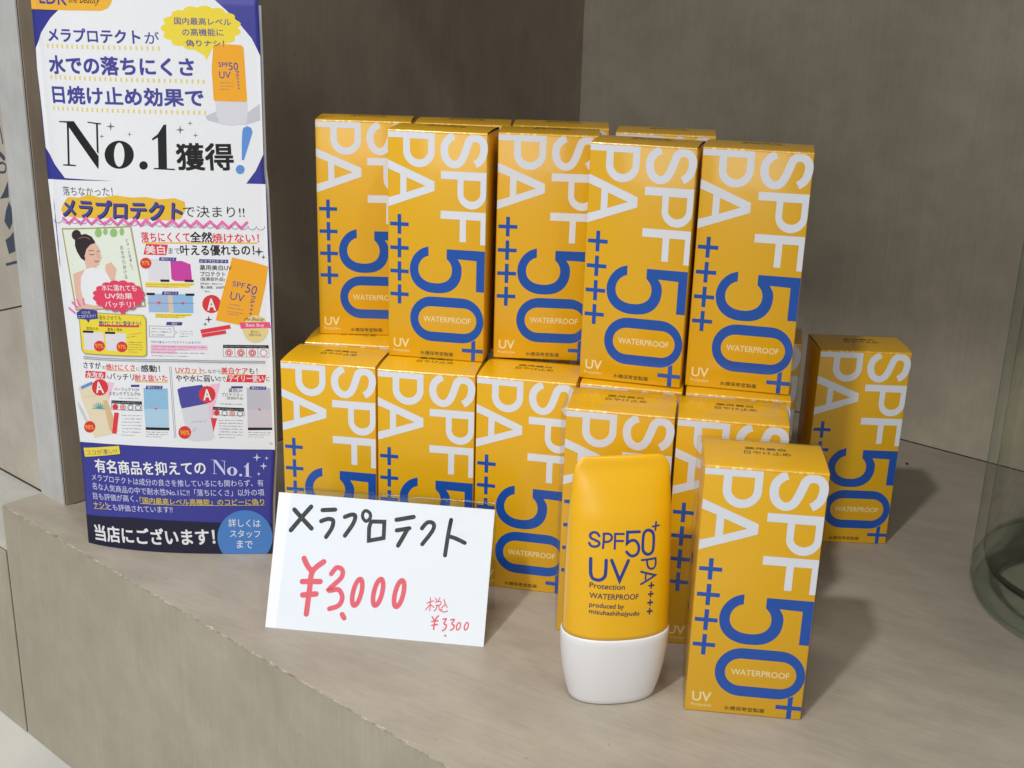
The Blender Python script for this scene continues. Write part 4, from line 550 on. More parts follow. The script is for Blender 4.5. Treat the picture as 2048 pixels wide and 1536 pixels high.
["footer_lettering","T","lavender",[[8.32,38.98],[102.87,40.37]],"メラプロテクトは成分の良さを推しているにも関わらず、有",4.03,0.008,0.0],
["footer_lettering","T","lavender",[[8.08,33.69],[103.04,34.82]],"名な人気商品の中で耐水性No.1に!!「落ちにくさ」以外の項",4.05,0.008,0.0],
["footer_lettering","T","lavender",[[8.14,27.75],[34.73,29.27]],"目も評価が高く、",4.01,0.008,0.0],
["footer_lettering","T","yellow2",[[35.9,28.7],[102.84,29.41]],"「国内最高レベル高機能」のコピーに偽り",3.72,0.008,0.0],
["footer_lettering","T","yellow2",[[8.08,22.44],[16.2,23.42]],"ナシ！",3.71,0.008,0.0],
["footer_lettering","T","lavender",[[16.39,22.59],[53.72,24.13]],"とも評価されています!!",3.96,0.008,0.0],
["footer_lettering","S","yellow2",[[35.9,28.61],[102.84,29.32]],0.24,0,0,1],
["footer_lettering","S","yellow2",[[7.86,22.05],[16.17,23.07]],0.262,0,0,1],
["footer_lettering","T","white",[[7.31,2.98],[75.7,5.74]],"当店にございます！",9.74,0.035,0.0],
["footer_lettering","T","white",[[83.36,16.46],[100.29,16.11]],"詳しくは",4.8,0.005,0.0],
["footer_lettering","T","white",[[83.83,10.11],[99.9,9.82]],"スタッフ",4.48,0.005,0.0],
["footer_lettering","T","white",[[87.22,3.62],[95.66,3.34]],"まで",4.85,0.005,0.0],
["footer_lettering","T","black",[[106.83,64.65],[108.49,64.6]],"52",1.07,0.0,0.0],
]
CARD = [
["black_lettering","S","ink",[[2.5,58.1],[7.35,53.73],[12.16,49.58]],2.259,1,0,1],
["black_lettering","S","ink",[[10.77,60.17],[7.17,55.34],[1.86,47.93]],2.259,1,0,1],
["black_lettering","S","ink",[[16.65,58.93],[23.03,59.68]],2.108,0,0,1],
["black_lettering","S","ink",[[16.59,53.48],[19.9,54.84],[22.49,54.26],[22.35,50.7],[19.88,45.99]],2.103,1,0,1],
["black_lettering","S","ink",[[28.23,56.46],[31.53,57.88],[33.39,57.24],[32.67,53.44],[29.21,47.37]],2.097,1,0,1],
["black_lettering","S","ink",[[38.43,60.35],[40.53,59.22],[40.89,56.99],[39.09,55.23],[37.29,56.71],[37.05,58.95]],1.646,1,1,1],
["black_lettering","S","ink",[[41.6,55.3],[48.16,55.62],[48.57,47.75],[41.39,45.89],[40.87,52.15]],2.009,0,1,1],
["black_lettering","S","ink",[[54.07,57.04],[58.56,58.16],[62.4,59.1]],2.159,0,0,1],
["black_lettering","S","ink",[[54.71,51.95],[60.86,53.46]],2.078,0,0,1],
["black_lettering","S","ink",[[59.66,52.34],[58.15,49.02],[56.09,44.7]],2.147,1,0,1],
["black_lettering","S","ink",[[67.03,53.88],[69.48,56.96],[72.45,56.68],[72.44,53.34],[67.9,46.28]],2.002,1,0,1],
["black_lettering","S","ink",[[81.02,59.14],[80.24,52.04],[79.57,41.81]],1.997,1,0,1],
["black_lettering","S","ink",[[80.12,51.27],[84.1,50.31],[88.67,48.57]],1.991,1,0,1],
["red_lettering","S","redink",[[10.04,34.79],[12.24,31.25],[14.99,28.59]],2.681,1,0,1],
["red_lettering","S","redink",[[20.09,33.93],[16.58,30.96],[14.64,27.61],[14.5,21.22],[14.19,8.2]],2.681,1,0,1],
["red_lettering","S","redink",[[10.46,23.56],[19.31,24.3]],2.675,0,0,1],
["red_lettering","S","redink",[[11.32,17.14],[18.01,18.21]],2.664,0,0,1],
["red_lettering","S","redink",[[24.47,28.42],[26.76,31.6],[29.69,30.76],[29.57,26.93],[24.01,20.62],[28.88,21.15],[31.12,17.54],[29.7,13.63],[25.32,11.68]],2.363,1,0,1],
["red_lettering","S","redink",[[31.92,9.53],[33.07,7.93]],2.496,0,0,1],
["red_lettering","S","redink",[[40.33,20.84],[39.67,17.63],[38.63,15.23],[37.49,14.29],[36.56,15.05],[36.08,17.32],[36.18,20.49],[36.84,23.72],[37.88,26.12],[39.02,27.07],[39.96,26.3],[40.44,24.02]],2.357,1,1,1],
["red_lettering","S","redink",[[50.57,21.7],[49.9,18.49],[48.86,16.09],[47.72,15.15],[46.79,15.92],[46.32,18.19],[46.43,21.35],[47.1,24.57],[48.14,26.97],[49.28,27.92],[50.21,27.15],[50.69,24.87]],2.351,1,1,1],
["red_lettering","S","redink",[[60.96,21.94],[60.29,18.73],[59.24,16.34],[58.11,15.4],[57.18,16.17],[56.72,18.43],[56.84,21.59],[57.51,24.8],[58.56,27.2],[59.7,28.14],[60.62,27.37],[61.09,25.1]],2.344,1,1,1],
["red_lettering","S","redink",[[72.84,18.41],[76.07,19.75]],0.514,1,0,1],
["red_lettering","S","redink",[[74.4,21.05],[74.58,17.74],[74.59,14.93]],0.508,1,0,1],
["red_lettering","S","redink",[[74.33,17.72],[72.62,15.26]],0.514,1,0,1],
["red_lettering","S","redink",[[74.84,17.76],[76.56,16.66]],0.508,1,0,1],
["red_lettering","S","redink",[[76.79,21.06],[77.54,19.87]],0.508,1,0,1],
["red_lettering","S","redink",[[79.0,21.56],[78.38,19.94]],0.502,1,0,1],
["red_lettering","S","redink",[[76.96,19.2],[79.49,19.72],[79.45,18.15],[77.29,17.78]],0.502,1,0,1],
["red_lettering","S","redink",[[77.94,17.71],[77.7,16.13],[76.72,14.98]],0.514,1,0,1],
["red_lettering","S","redink",[[78.82,17.91],[79.21,15.82],[80.48,16.05]],0.514,1,0,1],
["red_lettering","S","redink",[[81.0,20.79],[81.72,18.66],[80.23,16.66]],0.514,1,0,1],
["red_lettering","S","redink",[[81.69,18.97],[82.95,17.2]],0.502,1,0,1],
["red_lettering","S","redink",[[79.9,15.38],[81.55,14.89],[83.29,15.54]],0.508,1,0,1],
["red_lettering","S","redink",[[76.01,12.23],[77.32,10.66]],0.721,1,0,1],
["red_lettering","S","redink",[[79.03,12.93],[77.59,10.5],[77.34,6.3]],0.727,1,0,1],
["red_lettering","S","redink",[[76.1,9.93],[79.0,10.55]],0.722,1,0,1],
["red_lettering","S","redink",[[76.27,8.08],[78.91,8.8]],0.722,1,0,1],
["red_lettering","S","redink",[[81.36,11.44],[83.0,11.77],[82.06,9.45],[83.28,8.8],[82.81,6.9],[81.61,6.05]],0.716,1,0,1],
["red_lettering","S","redink",[[85.21,11.46],[86.85,11.79],[85.89,9.65],[87.11,9.01],[86.62,7.35],[85.53,6.64]],0.722,1,0,1],
["red_lettering","S","redink",[[82.96,3.93],[83.49,3.73]],0.727,1,0,1],
["red_lettering","S","redink",[[90.06,8.89],[89.72,7.84],[89.17,7.16],[88.62,7.11],[88.28,7.72],[88.28,8.74],[88.62,9.79],[89.17,10.47],[89.72,10.52],[90.06,9.92]],0.658,1,1,1],
["red_lettering","S","redink",[[93.87,9.22],[93.53,8.17],[92.98,7.49],[92.43,7.44],[92.09,8.05],[92.09,9.07],[92.43,10.12],[92.98,10.8],[93.53,10.85],[93.87,10.24]],0.658,1,1,1],
]
TUBE = [
["lettering","S","tubeblue",[[-11.22,80.15],[-12.15,81.31],[-13.68,81.54],[-14.88,80.42],[-14.57,79.08],[-12.75,78.26],[-11.28,77.39],[-11.52,76.11],[-13.2,75.47],[-14.71,75.88],[-15.23,76.87]],1.056,1,0,1],
["lettering","S","tubeblue",[[-9.66,75.07],[-9.35,78.25],[-9.29,81.09],[-9.29,81.09],[-9.29,81.09],[-7.31,81.11],[-6.14,80.41],[-5.95,79.37],[-6.46,78.33],[-7.63,77.76],[-8.98,77.69]],0.95,1,0,1],
["lettering","S","tubeblue",[[-4.7,74.77],[-4.51,81.01],[-0.79,80.88]],0.92,0,0,1],
["lettering","S","tubeblue",[[-4.03,78.07],[-1.11,77.96]],0.895,0,0,1],
["lettering","S","tubeblue",[[6.23,81.37],[0.85,81.56],[0.85,81.56],[0.85,81.56],[0.69,76.83],[0.69,76.83],[0.69,76.83],[2.07,77.79],[3.89,77.89],[5.34,76.6],[5.91,74.49],[5.41,72.47],[3.91,71.43],[2.08,71.62],[0.43,73.24]],1.231,1,0,1],
["lettering","S","tubeblue",[[10.17,81.65],[12.11,80.59],[12.77,78.4],[12.6,73.62],[11.82,71.83],[9.88,71.33],[8.14,72.67],[7.68,74.63],[7.94,79.36],[8.61,81.04]],1.287,1,1,1],
["lettering","S","tubeblue",[[13.86,84.56],[13.53,81.16]],0.832,0,0,1],
["lettering","S","tubeblue",[[12.16,82.91],[13.23,82.9]],0.75,0,0,1],
["lettering","S","tubeblue",[[14.24,82.93],[15.34,82.94]],0.774,0,0,1],
["lettering","S","tubeblue",[[-14.64,70.29],[-14.64,66.67],[-14.49,63.55],[-13.8,61.81],[-12.58,61.2],[-11.05,61.11],[-9.51,61.84],[-8.6,63.45],[-8.35,66.75],[-8.31,69.87]],1.416,1,0,1],
["lettering","S","tubeblue",[[-5.97,69.88],[-2.42,60.91],[1.27,69.5]],1.386,0,0,1],
["lettering","S","tubeblue",[[7.24,69.17],[13.76,69.03],[13.76,69.03],[13.76,69.03],[13.94,66.83],[13.37,65.12],[12.0,64.62],[10.55,65.48],[9.87,67.07],[9.74,68.91]],0.896,1,0,1],
["lettering","S","tubeblue",[[7.03,64.14],[13.93,61.49],[7.18,58.59]],0.873,0,0,1],
["lettering","S","tubeblue",[[9.32,62.75],[9.18,60.11]],0.765,0,0,0],
["lettering","P","tubenavy",[[11.78,58.8],[12.44,58.67],[12.4,57.54],[13.51,57.44],[13.53,56.76],[12.35,56.88],[12.31,55.75],[11.65,55.88],[11.73,56.94],[10.69,57.0],[10.67,57.67],[11.75,57.6]]],
["lettering","P","tubenavy",[[11.64,55.01],[12.3,54.88],[12.26,53.75],[13.37,53.64],[13.39,52.96],[12.21,53.09],[12.17,51.96],[11.51,52.09],[11.59,53.15],[10.55,53.21],[10.53,53.88],[11.61,53.82]]],
["lettering","P","tubenavy",[[11.47,51.19],[12.13,51.06],[12.09,49.92],[13.2,49.81],[13.23,49.11],[12.05,49.24],[12.03,48.07],[11.37,48.21],[11.43,49.3],[10.38,49.37],[10.35,50.06],[11.43,49.99]]],
["lettering","P","tubenavy",[[11.37,47.28],[12.04,47.14],[12.02,45.97],[13.13,45.85],[13.16,45.15],[11.98,45.28],[11.96,44.11],[11.29,44.25],[11.35,45.35],[10.31,45.42],[10.27,46.11],[11.36,46.04]]],
["lettering","T","tubenavy",[[-14.99,57.54],[-0.1,56.75]],"Protection",2.32,0.02,0.0],
["lettering","T","tubenavy",[[-15.0,53.0],[6.11,52.0]],"WATERPROOF",2.38,0.02,0.0],
["lettering","T","tubenavy",[[-14.91,48.36],[-0.36,47.56]],"produced by",2.77,0.02,0.0],
["lettering","T","tubenavy",[[-14.97,45.36],[6.75,43.92]],"mizuhashihojyudo",2.67,0.02,0.0],
]
POSTER = [
["lettering","S","fadednavy",[[-0.64,249.81],[-1.22,238.69]],2.385,1,0,1],
["lettering","S","fadednavy",[[-6.67,233.96],[-1.94,232.59],[-2.05,229.24],[-7.25,225.68]],1.198,1,0,1],
["lettering","S","fadednavy",[[-5.32,220.06],[-1.59,219.85]],1.936,1,0,1],
["lettering","S","fadednavy",[[-2.07,217.65],[-5.78,215.09],[-3.67,213.17],[-2.25,208.09],[-1.17,201.4]],1.463,1,0,1],
["lettering","S","fadednavy",[[-15.53,197.11],[-7.65,194.97],[-1.87,192.27]],3.475,1,0,1],
["lettering","S","fadednavy",[[-9.02,182.79],[-2.44,183.71],[-0.3,187.78],[-5.11,189.01],[-10.81,186.35],[-10.35,182.6]],1.485,1,0,1],
["lettering","S","fadednavy",[[-13.35,123.41],[0.45,127.37]],1.803,1,0,1],
["lettering","P","fadednavy",[[0.24,178.4],[-0.66,168.09],[-12.76,165.59],[-6.42,171.05]]],
["lettering","P","fadednavy",[[-1.22,165.45],[1.75,161.43],[0.47,152.2],[-4.43,147.15],[-9.91,151.77],[-6.39,159.16]]],
["lettering","P","fadednavy",[[0.6,146.72],[0.59,134.31],[-8.48,130.98],[-11.17,139.75],[-4.69,142.86]]],
["lettering","K","fadednavy",[[-25.11,145.26],[-17.57,146.47],[-30.0,123.27]],8,1.41,3],
]
# ------------------------------------------------------------------ the display cabinet
EA = Vector((-299.7, 635.9, 0)); EU = Vector((.7628, -.6466, 0)); EI = Vector((.6466, .7628, 0))   # front edge: origin, direction, inwards
ANG = math.atan2(EU.y, EU.x)
# local frame of the cabinets: x along the front edge, y inwards, z up
CAB = (EA.x, EA.y, 0)
grainrot = (0, 0, math.radians(-10))
lam_top = laminate('laminate_top', (152,143,129), (175,166,151), (26, 620, 26), grainrot, .42, .12)
lam_front = laminate('laminate_front', (160,151,133), (178,169,151), (330, 330, 14), (0,0,0), .5, .12)
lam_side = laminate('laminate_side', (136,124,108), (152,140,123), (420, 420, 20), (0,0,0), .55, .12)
lam_back = laminate('laminate_back', (168,159,142), (186,177,159), (420, 420, 16), (0,0,0), .5, .10)
lam_edge = laminate('laminate_board_edge', (186,186,184), (204,203,200), (260, 260, 20), (0,0,0), .5, .1)
lam_next = laminate('laminate_next_bay', (184,175,160), (202,193,178), (40, 40, 40), (0,0,0), .6, .05)
dark = ink('dark_joint', (38,28,22), .8)
cab = empty('display_cabinet', CAB, ANG); tag(cab, 'beige wood laminate display cabinet corner the yellow boxes stand on', 'display cabinet')
S0, D0 = -2, 25            # left end of our bay, setback of the side board
WX = 26.6                  # right face of the side board
DB = 497                   # depth of the back panel (measured inwards)
bm = bmesh.new(); box(bm, S0, 9.02, -18, 900, DB+20, 0, 0); box(bm, S0+.3, .1, -.48, 900, 9.01, -.002); obj('shelf_top', bm, lam_top, cab)
bm = bmesh.new(); box(bm, S0+.3, 0.0, -157.5, 900, 9, -.5); obj('front_panel', bm, lam_front, cab)
bm = bmesh.new(); box(bm, S0, 16.5, -157.5, 900, 30, -18.5); obj('carcass', bm, dark, cab)
CX = 9.5   # the bay widens a little towards the back
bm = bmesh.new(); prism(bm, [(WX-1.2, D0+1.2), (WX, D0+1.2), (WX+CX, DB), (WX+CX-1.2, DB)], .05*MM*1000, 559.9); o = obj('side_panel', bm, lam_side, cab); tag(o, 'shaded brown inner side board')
bm = bmesh.new(); prism(bm, [(S0+.6, D0), (WX-1.5, D0), (WX-1.5+CX, DB), (S0+.6, DB)], .05, 559.9); obj('board_edge', bm, lam_edge, cab)
bm = bmesh.new(); prism(bm, [(WX-1.48, D0+.9), (WX-1.22, D0+.9), (WX-1.22+CX, DB-.01), (WX-1.48+CX, DB-.01)], .05, 559.9); obj('edge_band', bm, dark, cab)
bm = bmesh.new(); box(bm, S0, DB+.3, .05, 900, DB+18, 559.9); obj('back_panel', bm, lam_back, cab)
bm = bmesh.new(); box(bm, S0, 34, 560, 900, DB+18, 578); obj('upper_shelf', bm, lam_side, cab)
# joint lines where the panels meet
bm = bmesh.new(); box(bm, WX+CX, DB-.5, .02, 640, DB+.28, .5); prism(bm, [(WX, D0+5), (WX+.5, D0+5), (WX+CX+.5, DB), (WX+CX, DB)], .01, .35); obj('joint', bm, dark, cab)
# chipped edge along the top of the front panel
chipm, n, l, b = base('chipped_edge', .7)
nz = noise(n, l, (110, 110, 60), (0,0,0), 1, 5, .7); rp = N(n, 'ShaderNodeValToRGB'); rp.color_ramp.elements[0].position = .40; rp.color_ramp.elements[0].color = lin((112,98,80))
rp.color_ramp.elements[1].position = .60; rp.color_ramp.elements[1].color = lin((205,196,178)); l.new(nz.outputs[0], rp.inputs[0]); l.new(rp.outputs[0], b.inputs['Base Color'])
bm = bmesh.new(); R = random.Random(5); x = S0+.3; prev = None
while x < 480:
    nx = x+R.uniform(1.2, 3.5); hh = .28 if R.random() > .06 else R.uniform(.5, 1.2)
    pts = [(x, -.12, -hh*.8), (nx, -.12, -(.45 if R.random() > .1 else .9)), (nx, .9, .06), (x, .9, .06)]
    v = [bm.verts.new(V(*q)) for q in ((x, -.1, -hh), (nx, -.1, -hh*R.uniform(.7, 1.1)), (nx, .3, .02), (x, .3, .02), (nx, .3+hh*1.0, .03), (x, .3+hh*1.0, .03))]
    bm.faces.new((v[0], v[1], v[2], v[3])); bm.faces.new((v[3], v[2], v[4], v[5])); x = nx
obj('chipped_edge', bm, chipm, cab)
bm = bmesh.new()
for (x, z, w_, h_, a) in ((205, -108, .9, 5, -.4),):
    vs = [(x+math.cos(t)*w_, -.05, z+math.sin(t)*h_+math.cos(t)*a*h_) for t in [i*math.pi/4 for i in range(8)]]; quad(bm, vs)
obj('scratch', bm, dark, cab)
# ---- neighbouring bay
nb = empty('neighbouring_cabinet', CAB, ANG); tag(nb, 'lower neighbouring bay of beige panels with faded dark lettering, at the left edge', 'cabinet')
lam_low = laminate('laminate_low_shelf', (166,166,160), (186,185,178), (60, 60, 60), (0,0,0), .55, .05)
bm = bmesh.new(); box(bm, -900, 0.4, -48, S0-.6, 300, -30); obj('low_shelf', bm, lam_low, nb)
bm = bmesh.new(); box(bm, -900, -.3, -157.5, S0-1.2, .3, -30.9); obj('front_panel', bm, lam_front, nb)
bm = bmesh.new(); box(bm, -900, .31, -157, S0-.2, .39, -30.4); box(bm, -900, 58.2, -29.98, S0-.5, 58.55, -28.9); obj('joint', bm, dark, nb)
bm = bmesh.new(); box(bm, -900, 58.6, -29.9, S0-.5, 80, 559.9); bp = obj('back_panel', bm, lam_next, nb)
bm = bmesh.new(); s0 = -70.8
for i in range(12):
    xa, xb = s0-60+i*6, s0-60+(i+1)*6; za, zb = 81+(i)*1.75, 81+(i+1)*1.75
    quad(bm, [(xa, 58.52, za-.5), (xb, 58.52, zb-.5), (xb, 58.52, zb+.5), (xa, 58.52, za+.5)])
obj('seam', bm, dark, bp)
build_print([e for e in POSTER], lambda s, z, o: (s+s0, 58.6-o, z), nb)
# ---- floor slab
mm, n, l, b = base('white_marble', .3)
nz = noise(n, l, (1,1,1), (0,0,.5), 14, 8, .6); wv = N(n, 'ShaderNodeTexWave'); wv.inputs['Scale'].default_value = 4; wv.inputs['Distortion'].default_value = 9; wv.inputs['Detail'].default_value = 4
tc = N(n, 'ShaderNodeTexCoord'); l.new(tc.outputs['Object'], wv.inputs[0])
mxx = N(n, 'ShaderNodeMath', operation='MULTIPLY'); l.new(nz.outputs[0], mxx.inputs[0]); l.new(wv.outputs[1], mxx.inputs[1])
rp = N(n, 'ShaderNodeValToRGB'); rp.color_ramp.elements[0].color = lin((204,203,196)); rp.color_ramp.elements[1].color = lin((182,183,178)); rp.color_ramp.elements[1].position = .7
l.new(mxx.outputs[0], rp.inputs[0]); l.new(rp.outputs[0], b.inputs['Base Color'])
bm = bmesh.new(); box(bm, -900, -1400, -170, 1000, 600, -158); o = obj('floor', bm, mm); o.location = Vector(CAB)*MM; o.rotation_euler = (0, 0, ANG)
tag(o, 'pale marble surface in front of the cabinet base', 'floor', kind='structure')
# ------------------------------------------------------------------ cartons
BW, BD, BH = 50.0, 32.8, 115.8
YEL = carton_ink('carton_yellow', (228,174,8)); BLU = carton_ink('carton_blue', (0,78,172)); WHT = carton_ink('carton_white', (226,230,238))
CRM = carton_ink('carton_cream', (240,222,170)); BRN = carton_ink('carton_small_print', (62,52,20)); CORE = ink('carton_inside', (150,98,20), .7)
BM = {'Y': YEL, 'B': BLU, 'W': WHT, 'C': CRM, 'D': BRN}
def arc(cx, cy, rx, ry, a0, a1, n=12): return [(cx+rx*math.cos(math.radians(a0+(a1-a0)*i/n)), cy+ry*math.sin(math.radians(a0+(a1-a0)*i/n))) for i in range(n+1)]
WL, BL, SP = 'white_lettering', 'blue_lettering', 'small_print'
def P(part, m, pts, holes=None): return [part, 'P', m, pts]+([holes] if holes else [])
def ST(part, m, pts, w, s=0, c=0, cap=0): return [part, 'S', m, pts, w, s, c, cap]
ART = []
ART.append(P(WL, 'W', [(.2,111.8),(7.9,111.8),(7.9,106)]+arc(15.8,105.8,7.95,8.0,180,360,20)+[(23.7,114.9),(.2,114.9)], [[(11.3,111.6),(20.5,111.6),(20.5,106)]+arc(15.9,106,4.6,4.4,0,-180,16)[1:]]))
ART.append(P(WL, 'W', [(.2,100.8),(23.8,91.2),(23.8,86.5),(.2,77.7),(.2,82.1),(6.4,84.1),(6.4,94.1),(.2,96.4)], [[(9.6,92.6),(19.3,88.7),(9.6,85.2)]]))
ART.append(ST(WL, 'W', [(33.5,113.6),(31.6,112.8),(29.3,110.3),(28.5,106.8),(29.3,103),(31.3,100.7),(33.9,99.9),(36.4,101),(38.2,103.9),(39.6,107.8),(41.1,111.8),(43.6,113.0),(46.2,112.5),(48,110.4),(48.3,107.3),(47.4,103.7),(45.7,101.5),(44.0,100.4)], 3.7, 1))
ART.append(P(WL, 'W', [(27,96.6),(49.8,96.6),(49.8,86)]+arc(42.6,86,7.2,7.6,0,-180,20)+[(35.4,92.7),(27,92.7)], [[(38.4,92.5),(38.4,86.2)]+arc(42.6,86.2,4.3,3.9,180,360,16)+[(46.9,92.5)]]))
ART.append(P(WL, 'W', [(27,77),(49.8,77),(49.8,60.8),(47.3,60.8),(47.3,73),(39.9,73),(39.9,61.8),(36.8,61.8),(36.8,73),(27,73)]))
for v in (69.1, 57.05, 45.05, 33.1):
    u = 5.9; h = .95; ART.append(P(BL, 'B', [(u-4.8,v-h),(u-h,v-h),(u-h,v-5),(u+h,v-5),(u+h,v-h),(u+4.8,v-h),(u+4.8,v+h),(u+h,v+h),(u+h,v+5),(u-h,v+5),(u-h,v+h),(u-4.8,v+h)]))
# the numeral five lying on its side, its bar continuing down the right edge
five = [(20.8,58.6)]+arc(24.6,46.8,13.3,11.9,107,180,10)[1:]+arc(24.6,46.8,13.3,11.9,180,360,24)[1:]+arc(24.6,46.8,13.3,11.9,0,28,4)[1:]
five = [(20.9,58.6),(17.2,57.2),(14.2,54.6),(12.1,51),(11.3,46.6),(12.3,41.6),(15.3,37.7),(19.8,35.4),(25,34.8),(30.5,35.5),(34.8,38.1),(37.4,42.3),(38.1,47.2),(37.6,50.2),(36,52.9),(45.6,52.6),(45.6,36.7),(49.8,36.7),(49.8,57.7),(30.3,57.7),(30.3,52.8),(32.2,50.6),(33.1,47.6),(32.6,44.2),(30.7,41.6),(27.6,40.2),(24.2,39.9),(20.4,40.5),(17.4,42.4),(15.9,45.3),(15.9,48.6),(17.3,51.5),(19.3,53.2),(21,53.8)]
five = catmull(five[:15], False, 4)+five[15:20]+catmull(five[20:], False, 4)
ART.append(P(BL, 'B', five))
o_ = arc(38.6,21.1,11.2,11.8,90,-90,16)+arc(22.9,21.1,11.4,11.8,270,90,16); i_ = arc(39.4,21.1,6.7,6.7,-90,90,14)+arc(22.5,21.1,6.7,6.7,90,270,14)
ART.append(P(BL, 'B', o_, [i_]))
ART.append(P(BL, 'B', [(43.7,10.4),(43.7,6.6),(38.8,6.6),(38.8,4.6),(43.7,4.6),(43.7,.3),(45.8,.3),(45.8,4.6),(49.8,4.6),(49.8,6.6),(45.8,6.6),(45.8,11.4)]))
ART.append([SP, 'T', 'C', [(18.5,19.7),(43.1,19.7)], 'WATERPROOF', 2.9, .022, 0])
ART.append([SP, 'T', 'C', [(2.9,5.1),(10.9,5.1)], 'UV', 4.6, .03, 0])
ART.append([SP, 'T', 'C', [(2.5,2.6),(11.3,2.6)], 'Protection', 1.6, .0, 0])
ART.append([SP, 'T', 'D', [(16.9,1.8),(34.3,1.8)], '水橋保寿堂製薬', 2.1, .01, 0])
TOPART = [['lid_print', 'T', 'D', [(17.2,19.9),(34.2,19.9)], '薬用美白', 3.2, .012, 0], ['lid_print', 'T', 'D', [(16.6,14.6),(35.8,14.6)], '日やけ止め', 3.8, .012, 0]]
def lid_z(u, d): return BH-.3+.85*math.sin(math.pi*min(1, max(0, d/BD)))**.7*(.75+.25*math.cos((u/BW-.5)*2.4))
CREASE = carton_ink('carton_crease_wear_glints', (234,174,12), .3, .7)  # worn crease; highlight spots along it are painted in as pale specks too
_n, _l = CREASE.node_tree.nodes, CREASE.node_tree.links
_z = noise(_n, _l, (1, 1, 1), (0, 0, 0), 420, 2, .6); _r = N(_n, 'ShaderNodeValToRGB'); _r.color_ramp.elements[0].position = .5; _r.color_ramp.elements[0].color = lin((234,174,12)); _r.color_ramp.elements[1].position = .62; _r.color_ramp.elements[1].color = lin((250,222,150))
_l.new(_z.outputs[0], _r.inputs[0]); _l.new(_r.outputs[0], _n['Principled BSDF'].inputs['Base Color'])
def make_carton():
    root = empty('sunscreen_box', (0, 0, 0))
    bm = bmesh.new(); box(bm, 0, 0, .02, BW, BD, BH-.9, .45, 2); bd = obj('carton', bm, YEL, root)
    for f in bd.data.polygons: f.use_smooth = True
    # lid flap: hinged on the front edge, bowed, with turned-down front crease
    bm = bmesh.new(); nu, nd = 16, 14; g = []
    for j in range(nd+1):
        d = BD*j/nd; row = []
        for i in range(nu+1): u = .15+(BW-.3)*i/nu; row.append(bm.verts.new(V(u, d+(.5 if j == 0 else 0), lid_z(u, d+(.5 if j == 0 else 0)))))
        g.append(row)
    front = [bm.verts.new(V(.15+(BW-.3)*i/nu, -.03, BH-1.15)) for i in range(nu+1)]
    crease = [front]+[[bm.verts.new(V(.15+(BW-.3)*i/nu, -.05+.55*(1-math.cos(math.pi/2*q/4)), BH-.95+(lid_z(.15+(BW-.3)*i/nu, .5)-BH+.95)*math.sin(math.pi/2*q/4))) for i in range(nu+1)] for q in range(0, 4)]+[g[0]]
    back = [bm.verts.new(V(.15+(BW-.3)*i/nu, BD+.03, BH-1.6)) for i in range(nu+1)]
    for i in range(nu):
        for j in range(nd): bm.faces.new((g[j][i], g[j][i+1], g[j+1][i+1], g[j+1][i]))
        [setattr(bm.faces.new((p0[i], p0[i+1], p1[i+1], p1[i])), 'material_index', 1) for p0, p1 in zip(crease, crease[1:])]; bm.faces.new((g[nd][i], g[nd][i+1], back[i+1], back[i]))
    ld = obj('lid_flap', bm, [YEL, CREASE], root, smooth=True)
    bm = bmesh.new(); box(bm, .5, .4, BH-1.5, BW-.5, BD-.4, BH-.75); obj('dust_flap', bm, CORE, root)
    build_print(ART, lambda s, z, o: (s, -o, z), root, mats=BM, step=.02, base_off=.03)
    # lettering runs over the right edge on to the side face
    build_print(TOPART, lambda s, z, o: (s, z, lid_z(s, z)+o), ld, mats=BM, step=.02, base_off=.05, slice_z=1.0)
    return root
def children(o): return [c for c in bpy.data.objects if c.parent == o]
def copy_tree(o, parent=None):
    c = o.copy(); C.objects.link(c); c.parent = parent
    for ch in children(o): copy_tree(ch, c)
    return c
LZ = 0; UZ = BH+.6
GRP_U, GRP_L = 'yellow boxes of the upper layer', 'yellow boxes of the lower layer'
